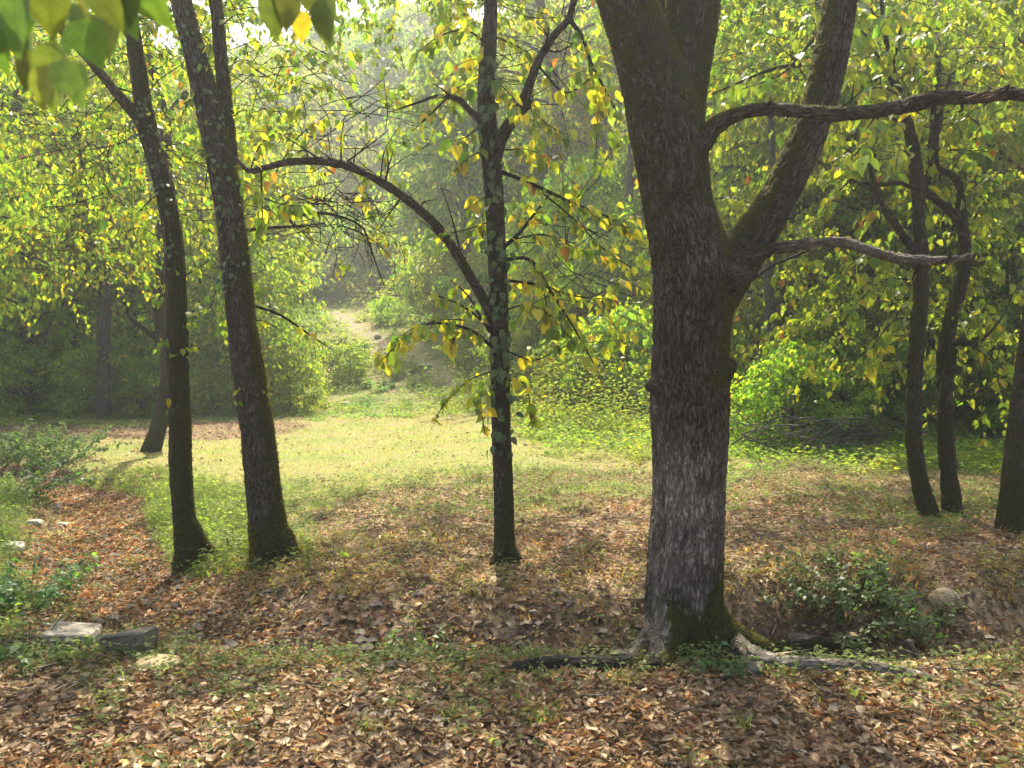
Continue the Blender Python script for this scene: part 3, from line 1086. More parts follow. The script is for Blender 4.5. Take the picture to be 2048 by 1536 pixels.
b5 = ground_at(1880, 1036)
Y5 = b5[1] + .08
twin_tree = empty("twin_stem_tree", b5, "twin stemmed crooked tree with glowing yellow green leaves near the right edge", "tree", "slender trees around the clearing")
st5 = [("trunk", pxs([(1866, 1065, 64), (1858, 1030, 50), (1846, 990, 42), (1835, 940, 38), (1827, 870, 36), (1827, 800, 36), (1831, 730, 36), (1836, 650, 35), (1842, 580, 33), (1842, 510, 32), (1838, 440, 30), (1836, 380, 30),
                          (1830, 320, 28), (1818, 260, 24), (1800, 200, 20), (1785, 140, 16), (1770, 60, 13), (1760, -40, 10)], Y5)),
       ("limb", pxs([(1904, 1065, 60), (1904, 1020, 46), (1898, 950, 40), (1891, 880, 37), (1890, 800, 36), (1888, 740, 34), (1893, 680, 34), (1907, 620, 33), (1922, 560, 32), (1929, 510, 29), (1926, 460, 26), (1922, 420, 22),
                     (1918, 370, 18), (1903, 350, 16), (1882, 340, 14), (1872, 310, 12), (1880, 240, 10), (1900, 150, 8)], Y5 + .1, Y5 + .2)),
       ("branch", pxs([(1926, 465, 26), (1905, 425, 22), (1880, 405, 20), (1845, 380, 18), (1800, 367, 11), (1740, 369, 9), (1700, 360, 7)], Y5 + .2, Y5 - .2)),
       ("branch", pxs([(1842, 540, 30), (1826, 500, 24), (1805, 470, 20), (1785, 440, 18), (1765, 410, 14), (1750, 370, 12), (1738, 330, 10), (1722, 295, 8)], Y5, Y5 - .3)),
       ("branch", pxs([(1838, 400, 24), (1856, 350, 18), (1862, 300, 15), (1868, 220, 12), (1880, 120, 10)], Y5, Y5 + .3)),
       ("branch", pxs([(1889, 800, 30), (1898, 745, 24), (1910, 690, 20), (1928, 680, 15), (1942, 690, 12)], Y5 + .05, Y5 - .15))]
co, no, mk = woody(twin_tree, [(n_, np.hstack([p_[:, :3], p_[:, 3:] * .80])) for n_, p_ in st5], 0.0115, 0.012, 40.0, mask_fn((-.3, -.2, .3), .30, b5[2], .05), M_BARK)

b6 = ground_at(2030, 1068)
Y6 = b6[1] + .1
edge_tree = empty("slender_tree", b6, "reddish brown trunk cut off by the right edge of the view", "tree", "slender trees around the clearing")
st6 = [("trunk", pxs([(2024, 1105, 86), (2027, 1060, 70), (2031, 1000, 60), (2036, 940, 56), (2042, 880, 54), (2050, 800, 50), (2062, 700, 48), (2080, 560, 44), (2100, 400, 40), (2120, 100, 34), (2130, -80, 28)], Y6))]
woody(edge_tree, st6, 0.013, 0.007, 38.0, mask_fn((-.3, -.2, .3), .2, b6[2], .2), M_BARK)

b7 = ground_at(302, 905)
Y7 = b7[1] + .1
lean_tree = empty("leaning_tree", b7, "dark tree with a slanting foot standing behind the leftmost near trunk", "tree", "slender trees around the clearing")
st7 = [("trunk", pxs([(296, 925, 46), (304, 895, 38), (317, 855, 32), (330, 800, 29), (336, 740, 27), (326, 680, 26), (318, 620, 25), (324, 540, 25), (328, 440, 25), (331, 350, 25), (331, 270, 23), (320, 195, 17), (303, 140, 14), (290, 40, 11), (284, -60, 9)], Y7)),
       ("branch", pxs([(331, 270, 18), (342, 230, 16), (358, 205, 14), (374, 184, 12)], Y7, Y7 + .3)),
       ("branch", pxs([(318, 680, 14), (285, 655, 12), (258, 630, 10), (245, 590, 8)], Y7, Y7 - .4))]
woody(lean_tree, st7, 0.016, 0.008, 30.0, mask_fn((.5, -.2, .3), .35, b7[2], .1), M_BARK)

# ------------------------------------------------------------------ twigs and leaves of the near trees
R3 = np.random.default_rng(33)


def twigs_leaves(root, specs, r, n_ind, size, yellow, orange, droop=0.8, key="leaf", extra=None, mat=None):
    lv = []
    for pts, Y0, Y1, w, n in specs:
        rows = pxs([(x, y, max(w * (1 - .8 * k / (len(pts) - 1)), 1.6)) for k, (x, y) in enumerate(pts)], Y0, Y1)
        obj("twig", tubes_mesh("twig", [rows], 6, .05, M_BARK_THIN, .12, root.location), root)
        if n:
            lv.append(spray(r, rows, n, size, droop, yellow, orange))
    if extra is not None:
        lv.append(extra)
    if lv:
        emit_leaves(root, *cat_arrays(lv), n_ind, key=key, mat=mat)


vt = [
    ([(985, 660), (940, 622), (900, 600), (850, 585)], Y3, Y3 - .4, 7, 14),
    ([(990, 700), (950, 665), (900, 648), (850, 650), (800, 685), (762, 722)], Y3, Y3 - .7, 8, 34),
    ([(995, 690), (965, 640), (935, 590), (900, 560)], Y3, Y3 + .2, 9, 8),
    ([(990, 740), (940, 760), (890, 805), (868, 848)], Y3, Y3 - .5, 4, 14),
    ([(1005, 560), (1080, 570), (1150, 592), (1240, 600)], Y3, Y3 + .5, 8, 36),
    ([(1005, 520), (1060, 520), (1100, 580), (1150, 660), (1200, 750)], Y3, Y3 - .2, 10, 30),
    ([(1000, 500), (1035, 470), (1075, 420), (1105, 380)], Y3, Y3 + .2, 12, 14),
    ([(992, 340), (1040, 358), (1100, 385), (1160, 412), (1230, 440), (1290, 478)], Y3, Y3 + .3, 11, 54),
    ([(1085, 570), (1100, 640), (1120, 705)], Y3, Y3 - .2, 4, 12),
    ([(1002, 760), (1050, 770), (1065, 855)], Y3, Y3 - .4, 4, 9),
    ([(1000, 800), (962, 790), (970, 870)], Y3, Y3 - .4, 4, 12),
    ([(1010, 700), (1070, 720), (1140, 690), (1250, 680)], Y3, Y3 + .3, 4, 16),
    ([(1140, 40), (1165, 75), (1180, 120), (1205, 170), (1240, 235)], Y3 - .3, Y3 - .4, 12, 26),
    ([(1075, 130), (1130, 185), (1185, 150), (1200, 100)], Y3 - .2, Y3, 6, 20),
    ([(1058, 172), (1080, 235), (1130, 270)], Y3 - .2, Y3 - .3, 5, 14),
    ([(978, 90), (930, 60), (875, 75), (820, 120)], Y3, Y3 - .4, 6, 20),
    ([(980, 70), (1030, 90), (1080, 120)], Y3, Y3 + .3, 6, 18),
    ([(978, 150), (1020, 190), (1040, 240)], Y3, Y3 - .5, 5, 16),
    ([(968, 245), (930, 275), (890, 285)], Y3, Y3 - .3, 5, 12),
    ([(968, 300), (930, 320), (895, 360)], Y3, Y3 - .3, 4, 10),
    ([(850, 200), (815, 212), (785, 222)], Y3 - .2, Y3 - .3, 8, 0),
    ([(895, 195), (865, 225), (825, 262)], Y3 - .2, Y3 - .3, 6, 4),
    ([(900, 192), (880, 175), (862, 166)], Y3 - .2, Y3 - .3, 6, 2),
    ([(683, 325), (682, 280), (690, 230)], Y3 - .4, Y3 - .4, 5, 5),
    ([(925, 525), (905, 440), (880, 368)], Y3 - .1, Y3 - .1, 6, 0),
    ([(905, 500), (860, 455), (838, 440)], Y3 - .15, Y3 - .2, 5, 2),
    ([(522, 343), (524, 400), (522, 460), (495, 500)], Y3 - .5, Y3 - .5, 5, 12),
    ([(524, 395), (580, 412), (630, 405)], Y3 - .5, Y3 - .3, 4, 16),
    ([(560, 330), (600, 270), (660, 225)], Y3 - .4, Y3 - .1, 4, 16),
    ([(500, 342), (520, 290), (560, 260)], Y3 - .5, Y3 - .3, 4, 14),
    ([(760, 363), (770, 300), (800, 250)], Y3 - .3, Y3, 4, 6),
    ([(990, 440), (930, 460), (880, 470)], Y3, Y3 - .2, 4, 8),
    ([(1000, 380), (960, 400), (930, 420)], Y3, Y3 - .4, 3, 7),
    ([(1010, 300), (1060, 300), (1110, 330)], Y3, Y3 - .3, 4, 16),
    ([(1200, 165), (1195, 250), (1190, 330)], Y3 - .3, Y3 - .3, 3, 10),
    ([(1010, 620), (1060, 610), (1110, 640), (1150, 690)], Y3, Y3 - .3, 4, 18),
    ([(1020, 480), (1090, 470), (1160, 500), (1240, 520)], Y3, Y3 + .4, 5, 26),
    ([(1090, 390), (1150, 440), (1210, 500), (1270, 540)], Y3, Y3 + .3, 5, 26),
    ([(930, 640), (880, 640), (830, 655), (790, 680)], Y3 - .2, Y3 - .6, 4, 16),
    ([(950, 600), (920, 650), (900, 700)], Y3, Y3 - .3, 4, 12),
]
vt = [(a, b, c, d, int(n * 1.7)) for a, b, c, d, n in vt]
# upper shoots and top of the ivy tree, unseen crown placed for ground shade
shade_crown3 = crown_cloud(R3, (0.2, 10.0, 6.3), (2.2, 1.5, 1.0), 90, 20, (.08, .12), .2)
top3 = P(985, -60, Y3)
obj("limb", tubes_mesh("limb", [[[*top3, .045], [-.1, 7.8, 5.2, .035], [0, 9.4, 6.1, .02], [.2, 10.9, 6.8, .006]], [[*P(1156, -50, Y3 - .35), .02], [.8, 7.2, 5.0, .016], [1.4, 8.6, 6.0, .005]]], 8, .15, M_BARK, .1, vine_tree.location, (.2, 0, 0)), vine_tree)
loose3 = cat_arrays([crown_cloud(R3, P(1150, 500, Y3 + .8), (.55, .5, .75), 26, 14, (.06, .095),   .26, .02), crown_cloud(R3, P(1080, 120, Y3 + .5), (.6, .5, .5), 24, 14, (.065, .1), .22, .02),
                     crown_cloud(R3, P(700, 260, Y3 + .9), (.9, .5, .5), 34, 14, (.055, .085), .16, .01), crown_cloud(R3, P(620, 450, Y3 + 1.2), (.6, .5, .4), 18, 12, (.055, .085), .3, .03)])
twigs_leaves(vine_tree, vt, R3, 300, (.058, .095), .34, .008, extra=loose3)
emit_leaves(vine_tree, *shade_crown3, 0, template=T_FAR, rest="crown")

stubs(vine_tree, st3[2][1], 12, RT, .06, .35)
stubs(vine_tree, st3[1][1], 6, RT, .06, .3)
stubs(left_tree, st1[1][1], 5, RT, .06, .3)

# ivy on three trunks
IVY_TINTS = [(.055, .095, .04), (.075, .12, .05), (.042, .075, .032), (.095, .135, .045)]


def ivy(root, rows, n, r, size, facing=(-1, -.9), spread=1.15, zr=None):
    q = catmull(rows, .02)
    t, e1, e2, s = path_frames(q[:, :3])
    stem, st_pts = [], []
    for k in range(0, len(q), 6):
        a = -.5 + .35 * math.sin(k * .11)
        side = np.array([math.sin(a), -math.cos(a), 0])
        st_pts.append([*(q[k, :3] + side * (q[k, 3] + .006)), .005])
    vine = obj("vine", tubes_mesh("vine", [np.array(st_pts)], 6, .05, M_BARK_THIN, .2, root.location), root)
    k = r.integers(0, len(q), n)
    a = r.normal(-.15, spread * .55, n)
    side = np.stack([np.sin(a), -np.cos(a), np.zeros(n)], 1)
    pos = q[k, :3] + side * (q[k, 3] + r.uniform(.008, .05, n))[:, None]
    ax = np.array([0, 0, -1.0]) + r.normal(0, .45, (n, 3)) + side * r.uniform(.1, .8, (n, 1))
    nr = side + r.normal(0, .25, (n, 3)) + np.array([0, 0, .35])
    tint = np.array(IVY_TINTS)[r.integers(0, 4, n)]
    meshes, tl = single_leaf_meshes("ivy_leaf", IVY_TINTS, T_NEAR, M_IVY)
    A, S, N = frames(ax, nr)
    base = np.array(root.location)
    sz = r.uniform(*size, n)
    for i in range(n):
        o = bpy.data.objects.new("ivy_leaf", meshes[int(r.integers(0, 4))])
        m = Matrix(((A[i, 0], S[i, 0], N[i, 0], 0), (A[i, 1], S[i, 1], N[i, 1], 0), (A[i, 2], S[i, 2], N[i, 2], 0), (0, 0, 0, 1)))
        o.matrix_local = Matrix.Translation(Vector((pos[i] - base).tolist())) @ m @ Matrix.Scale(float(sz[i]), 4)
        COL.objects.link(o)
        o.parent = vine


ivy(vine_tree, pxs([(1003, 900, 40), (1000, 800, 38), (998, 650, 38), (994, 520, 37), (988, 390, 38), (980, 300, 38), (973, 190, 35), (974, 120, 33)], Y3), 150, R3, (.05, .085))
ivy(moss_tree, pxs([(478, 600, 55), (466, 480, 54), (456, 400, 54), (441, 320, 53), (425, 250, 51), (408, 180, 47), (388, 100, 43), (370, 30, 40)], Y2), 120, R3, (.03, .055))
ivy(left_tree, pxs([(350, 560, 40), (346, 480, 38), (334, 400, 37), (317, 330, 36), (299, 270, 37), (285, 200, 33)], Y1), 70, R3, (.03, .055))

# leftmost near tree and its mossy neighbour: leafy shoots
R1 = np.random.default_rng(11)
lt = [([(352, 560), (390, 540), (420, 520)], Y1, Y1 - .1, 4, 10), ([(358, 700), (330, 680), (300, 700)], Y1, Y1 - .2, 4, 16), ([(360, 720), (385, 690), (400, 700)], Y1, Y1 - .2, 3, 10),
      ([(352, 600), (325, 590), (310, 620)], Y1, Y1 - .2, 3, 10), ([(358, 800), (335, 790), (330, 830)], Y1, Y1 - .15, 3, 6), ([(340, 440), (375, 430), (400, 470)], Y1, Y1 - .1, 4, 14),
      ([(330, 380), (300, 400), (270, 430), (240, 440)], Y1, Y1 + .2, 4, 18), ([(345, 480), (310, 470), (280, 455), (230, 470)], Y1, Y1 + .4, 5, 14),
      ([(310, 310), (340, 300), (370, 330)], Y1, Y1 - .1, 4, 14), ([(270, 100), (300, 90), (330, 120)], Y1, Y1, 4, 10), ([(240, 190), (210, 220), (180, 260)], Y1 - .1, Y1, 4, 10),
      ([(290, 250), (320, 220), (350, 240)], Y1, Y1 - .2, 3, 10), ([(360, 640), (390, 620), (400, 600)], Y1, Y1 - .2, 3, 8), ([(262, 40), (220, 30), (180, 60)], Y1, Y1 + .2, 4, 12),
      ([(200, 145), (160, 170), (120, 220)], Y1 - .2, Y1, 4, 12)]
loose1 = cat_arrays([crown_cloud(R1, P(200, 330, Y1 + 1.2), (.8, .7, .7), 56, 24, (.036, .062), .12, .01), crown_cloud(R1, P(80, 220, Y1 + 1.5), (.8, .7, .7), 56, 24, (.036, .062), .12, .01), crown_cloud(R1, P(250, 60, Y1 + .6), (.7, .6, .4), 42, 24, (.036, .062), .2, .02),
                     crown_cloud(R1, P(140, 480, Y1 + 2.2), (.9, .7, .5), 48, 24, (.036, .062), .2, .02)])
twigs_leaves(left_tree, lt, R1, 150, (.045, .075), .22, .02, extra=loose1)
mt = [([(470, 520), (500, 500), (530, 520)], Y2, Y2 - .1, 4, 10), ([(485, 660), (520, 640), (560, 660)], Y2, Y2 + .3, 4, 8), ([(440, 320), (400, 300), (380, 320)], Y2, Y2 - .2, 4, 12),
      ([(450, 380), (490, 370), (520, 400)], Y2, Y2 - .1, 4, 14), ([(410, 190), (380, 200), (360, 240)], Y2, Y2 - .2, 4, 14), ([(455, 240), (490, 220), (520, 250)], Y2, Y2 + .1, 4, 14),
      ([(390, 110), (420, 90), (410, 140)], Y2, Y2 - .2, 3, 10), ([(445, 150), (480, 120), (520, 130)], Y2 + .1, Y2, 4, 14), ([(505, 800), (530, 780), (560, 790)], Y2, Y2 - .1, 3, 4),
      ([(436, 60), (470, 30), (520, 30)], Y2 + .1, Y2, 4, 14), ([(370, 40), (330, 30), (300, 60)], Y2, Y2 - .1, 4, 12), ([(500, 760), (480, 790), (470, 830)], Y2, Y2 - .3, 3, 6),
      ([(505, 610), (560, 630), (620, 670), (665, 700)], Y2 + .2, Y2 + .6, 8, 4)]
# dead twiggy branch reaching right behind the mossy tree
RD = np.random.default_rng(5)
dead_main = [([(468, 465), (530, 456), (600, 452), (650, 446)], 9), ([(600, 430), (640, 425), (690, 436), (728, 458), (744, 505), (768, 570)], 8), ([(640, 330), (560, 395), (600, 415), (650, 405)], 5)]
rows_d = []
for pts, w in dead_main[:2]:
    rows_d.append(pxs([(x, y, w * (1 - .7 * k / (len(pts) - 1))) for k, (x, y) in enumerate(pts)], Y2 + .5, Y2 + 1.0))
for k in range(38):
    x0, y0 = RD.uniform(480, 720), RD.uniform(385, 470)
    L = RD.uniform(40, 170)
    ang = RD.uniform(.1, .75) + (.4 if x0 > 660 else 0) - (1.2 if RD.random() < .12 else 0)
    kx, ky = RD.normal(0, 6), RD.normal(0, 8)
    pts = [(x0, y0, RD.uniform(1.8, 3.2)), (x0 + L * .35 * math.cos(ang * .5) + kx, y0 + L * .35 * math.sin(ang * .5) + ky, 2.0), (x0 + L * .7 * math.cos(ang) + ky, y0 + L * .7 * math.sin(ang) + kx, 1.5), (x0 + L * math.cos(ang * 1.3), y0 + L * math.sin(ang * 1.3), 1.0)]
    Yr = Y2 + .4 + RD.uniform(0, .9)
    rows_d.append(pxs(pts, Yr, Yr + RD.normal(0, .25)))
    for q in range(2):
        bx, by, _ = pts[1 + q]
        rows_d.append(pxs([(bx, by, 1.6), (bx + RD.uniform(8, 40), by + RD.uniform(-12, 34), 1.0)], Yr, Yr + .1))
obj("dead_branch", tubes_mesh("dead_branch", rows_d, 5, .08, M_BARK_THIN, .1, moss_tree.location, (.05, 0, 0)), moss_tree)
loose2 = cat_arrays([crown_cloud(R1, P(560, 130, Y2 + .9), (.6, .5, .6), 34, 16, (.05, .08), .12, .01), crown_cloud(R1, P(420, 40, Y2 + .5), (.6, .5, .4), 30, 22, (.04, .066), .2, .02), crown_cloud(R1, P(430, 450, Y2 + 1.0), (.5, .5, .8), 26, 16, (.045, .075), .15, .02)])
twigs_leaves(moss_tree, mt, R1, 150, (.045, .075), .18, .02, extra=loose2)
shade_crown12 = cat_arrays([crown_cloud(R1, (-2.6, 11.8, 7.0), (1.8, 1.3, 1.0), 50, 20, (.09, .13)), crown_cloud(R1, (-1.2, 12.4, 6.8), (1.4, 1.2, .9), 36, 20, (.09, .13))])  # unseen crowns, positioned for where their shade falls
obj("limb", tubes_mesh("limb", [[[*P(350, -50, Y2), .07], [-3.0, 7.6, 5.2, .05], [-2.8, 9.8, 6.4, .03], [-2.4, 12.4, 7.2, .008]], [[*P(424, -70, Y2 + .15), .043], [-2.3, 7.3, 5.0, .03], [-1.3, 11.8, 6.6, .006]]], 8, .15, M_BARK, .1, moss_tree.location, (.2, 0, 0)), moss_tree)
emit_leaves(moss_tree, *shade_crown12, 0, template=T_FAR, rest="crown")
crown1 = crown_cloud(R1, (-5.2, 8.8, 6.6), (1.8, 1.7, 1.2), 60, 20, (.09, .13))
obj("limb", tubes_mesh("limb", [[[*P(250, -70, Y1), .043], [-3.6, 7.2, 5.2, .03], [-4.8, 8.6, 6.3, .01]], [[*P(120, 60, Y1 - .2), .02], [-4.2, 6.8, 4.9, .015], [-5.2, 8.2, 6.0, .005]]], 8, .15, M_BARK, .1, left_tree.location, (.2, 0, 0)), left_tree)
emit_leaves(left_tree, *crown1, 0, template=T_FAR, rest="crown")

# twin stemmed tree: glowing leaf sprays reaching towards the camera
R5 = np.random.default_rng(55)
tt = [([(1800, 200), (1760, 120), (1720, 60), (1690, 90)], Y5, 5.6, 8, 34), ([(1785, 140), (1800, 60), (1790, 20), (1760, 60)], Y5, 5.6, 7, 34), ([(1818, 260), (1770, 230), (1740, 260), (1725, 330)], Y5, 5.8, 7, 40),
      ([(1800, 200), (1780, 180), (1740, 180), (1700, 240)], Y5, 5.7, 6, 34), ([(1830, 320), (1800, 300), (1790, 350)], Y5, 6.0, 5, 18), ([(1770, 60), (1730, 10), (1690, 0), (1660, 40)], Y5, 5.7, 6, 26),
      ([(1722, 295), (1690, 330), (1660, 330)], Y5 - .3, 6.5, 5, 16), ([(1700, 360), (1660, 400), (1640, 430)], Y5 - .2, 7.0, 5, 20), ([(1765, 410), (1720, 450), (1690, 470), (1640, 470)], Y5, 7.2, 5, 26),
      ([(1836, 640), (1790, 640), (1740, 700), (1710, 740)], Y5, 7.0, 5, 44), ([(1830, 560), (1770, 560), (1720, 600), (1690, 640)], Y5, 7.0, 5, 40), ([(1842, 560), (1780, 520), (1720, 520), (1660, 560)], Y5, 7.2, 5, 40),
      ([(1895, 700), (1940, 690), (1980, 720), (2010, 740)], Y5, 7.2, 5, 30), ([(1926, 540), (1980, 540), (2030, 580)], Y5, 7.4, 5, 26), ([(1920, 400), (1970, 360), (2020, 380)], Y5, 7.2, 5, 30),
      ([(1880, 240), (1930, 230), (1980, 270)], Y5, 7.0, 5, 30), ([(1900, 150), (1950, 120), (2000, 150)], Y5, 6.8, 5, 30), ([(1880, 120), (1850, 60), (1880, 20)], Y5, 6.6, 5, 26),
      ([(1830, 740), (1780, 720), (1740, 735)], Y5, 7.4, 4, 24), ([(1828, 860), (1870, 830), (1930, 800), (2030, 740)], Y5, 7.4, 6, 14), ([(1900, 300), (1960, 300), (2010, 280)], Y5, 7.2, 5, 24),
      ([(1722, 295), (1740, 200), (1700, 150)], Y5 - .3, 6.4, 5, 22), ([(1860, 300), (1850, 400), (1880, 470)], Y5, 7.6, 4, 18), ([(1945, 700), (2000, 640), (2040, 560)], Y5, 7.8, 6, 8),
      ([(1640, 60), (1600, 110), (1560, 150), (1480, 180)], 7.6, 7.2, 8, 24), ([(1600, 130), (1540, 140), (1420, 190)], 7.6, 7.4, 12, 14)]
loose5 = cat_arrays([crown_cloud(R5, P(1760, 130, 7.6), (.9, .8, .8), 60, 18, (.06, .095), .05, .004), crown_cloud(R5, P(1960, 220, 8.0), (.8, .8, 1.1), 80, 18, (.055, .085), .06, .004),
                     crown_cloud(R5, P(1700, 420, 8.6), (1.0, .8, .8), 70, 18, (.055, .085), .05, .004), crown_cloud(R5, P(1760, 650, 8.4), (.9, .7, .5), 60, 18, (.055, .085), .05, .004), crown_cloud(R5, P(1990, 600, 8.4), (.6, .7, 1.0), 60, 18, (.055, .085), .05, .004),
                     crown_cloud(R5, P(1520, 120, 8.8), (.9, .7, .6), 50, 18, (.055, .085), .05, .004)])
twigs_leaves(twin_tree, tt, R5, 300, (.07, .11), .06, .006, .7, extra=loose5)
shade_crown5 = cat_arrays([crown_cloud(R5, (5.0, 12.0, 7.2), (2.6, 2.0, 1.4), 100, 20, (.1, .14)), crown_cloud(R5, (3.8, 11.2, 6.2), (1.8, 1.6, 1.0), 50, 20, (.1, .14))])  # crowns above the view, moved back so their shadow covers the right side
obj("limb", tubes_mesh("limb", [[[*P(1760, -40, Y5), .024], [3.9, 9.6, 5.8, .018], [4.6, 12.6, 7.0, .006]], [[*P(1880, 120, Y5 + .3), .024], [4.5, 9.6, 5.6, .016], [3.8, 12.2, 6.4, .005]]], 8, .15, M_BARK, .1, twin_tree.location, (.2, 0, 0)), twin_tree)
emit_leaves(twin_tree, *shade_crown5, 0, template=T_FAR, rest="crown")
e6 = crown_cloud(R5, (6.2, 8.0, 5.6), (2.0, 1.8, 1.6), 60, 20, (.09, .13))
obj("limb", tubes_mesh("limb", [[[*P(2130, -70, Y6), .06], [5.6, 7.9, 5.6, .04], [6.2, 8.3, 6.6, .01]]], 8, .15, M_BARK, .1, edge_tree.location, (.2, 0, 0)), edge_tree)
emit_leaves(edge_tree, *e6, 0, template=T_FAR, rest="crown")
l7 = cat_arrays([crown_cloud(R5, P(300, 60, 13.6), (2.2, 1.6, 1.6), 90, 22, (.08, .12), .22), crown_cloud(R5, P(230, 300, 13.2), (1.6, 1.2, 1.2), 60, 22, (.08, .12), .25), crown_cloud(R5, P(330, -120, 13.4), (2.6, 1.8, 1.2), 90, 22, (.08, .12), .2)])
emit_leaves(lean_tree, *l7, 0, template=T_MID, rest="crown")

# ================================================================== WOODS BEHIND
def make_tree_kind(seed, h, crown_lo, rad, n_br, n_leaf, size, yellow, droop, dark=0.0):
    """trunk and crown meshes of one kind of woodland tree, base at the origin"""
    r = np.random.default_rng(seed)
    lean = r.normal(0, .06, 2)
    tr = np.array([[lean[0] * z * (z / h), lean[1] * z, z, 0.018 * h * (1 - .85 * z / h) + .01] for z in np.linspace(-.3, h * .93, 7)])
    tr[:, :2] += r.normal(0, .02 * h ** .5, (7, 2)) * np.linspace(0, 1, 7)[:, None]
    tubes, leaves = [tr], []
    per = n_leaf // n_br
    for k in range(n_br):
        f = crown_lo + (0.97 - crown_lo) * ((k + r.random()) / n_br)
        z = f * h * .93
        p0 = np.array([np.interp(z, tr[:, 2], tr[:, 0]), np.interp(z, tr[:, 2], tr[:, 1]), z])
        az = k * 2.4 + r.normal(0, .4)
        prof = math.sin(math.pi * min(.98, max(.06, (f - crown_lo) / (1 - crown_lo) * .82 + .16))) ** .6
        L = rad * prof * r.uniform(.7, 1.1)
        d = np.array([math.cos(az), math.sin(az), r.uniform(.15, .6)])
        p1 = p0 + d * L * .5
        p2 = p0 + d * np.array([1, 1, .75]) * L + np.array([0, 0, -droop * L * .3])
        br = np.array([[*p0, .006 * h * (1 - f * .6)], [*p1, .0035 * h], [*p2, .0012 * h]])
        tubes.append(br)
        q = catmull(br[:, :3], .1)
        m = per
        nsh = max(3, m // 16)
        for j in range(nsh):
            u = r.uniform(.25, 1.0)
            b = q[int(u * (len(q) - 1))] + r.normal(0, .08 * rad, 3) * np.array([1, 1, .8])
            sd = unit(np.array([math.cos(az + r.normal(0, 1.0)), math.sin(az + r.normal(0, 1.0)), r.uniform(-.25, .45)]))
            sl = r.uniform(.25, .55) * (.35 + .14 * rad)
            tw = np.array([b, b + sd * sl * .6, b + sd * sl + np.array([0, 0, -droop * sl * .5])])
            leaves.append(spray(r, tw, m // nsh, size, droop, yellow, .01, .05 + .02 * rad))
    L = cat_arrays(leaves)
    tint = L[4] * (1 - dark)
    crown = leaves_mesh("crown", L[0], L[1], L[2], L[3], tint, T_FAR, M_FAR)
    trunk = tubes_mesh("trunk", tubes, 7, h * .05, M_BARK_FAR, .08, None, (.15, 0, 0))
    return trunk, crown


KINDS = {
    "round": make_tree_kind(1, 9, .22, 3.0, 34, 11500, (.12, .18), .07, .7),
    "loose": make_tree_kind(2, 10, .30, 3.2, 30, 9500, (.11, .17), .14, .9),
    "tall": make_tree_kind(3, 13, .30, 3.0, 36, 10500, (.14, .2), .06, .7),
    "low": make_tree_kind(4, 6, .08, 2.7, 36, 11000, (.10, .15), .05, .8),
    "bush": make_tree_kind(5, 3, .02, 1.7, 30, 8000, (.08, .13), .03, .7),
    "sapling": make_tree_kind(7, 3, .02, 1.8, 24, 5000, (.10, .16), .05, .8),
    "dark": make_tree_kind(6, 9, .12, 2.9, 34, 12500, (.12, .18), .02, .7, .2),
    "far": make_tree_kind(8, 14, .15, 4.2, 34, 8500, (.26, .40), .08, .6),
    "farblue": make_tree_kind(9, 15, .12, 4.0, 34, 8500, (.26, .40), .02, .6, .05),
}


def plant_tree(kind, px, Y, h, label, group=None, name="tree", cat="tree", wide=1.0):
    x = (px - 1024) / FPX * Y
    z = float(H(np.array([x]), np.array([Y]))[0])
    tm, cm = KINDS[kind]
    root = empty(name, (x, Y, z - .05), label, cat, group)
    native = {"round": 9, "loose": 10, "tall": 13, "low": 6, "bush": 3, "sapling": 3, "dark": 9, "far": 14, "farblue": 15}[kind]
    s = h / native
    rz = random.uniform(0, 6.28)
    for nm, me in (("trunk", tm), ("crown", cm)):
        o = bpy.data.objects.new(nm, me)
        o.scale = (s * wide, s * wide, s)
        o.rotation_euler = (0, 0, rz)
        COL.objects.link(o)
        o.parent = root
    return root


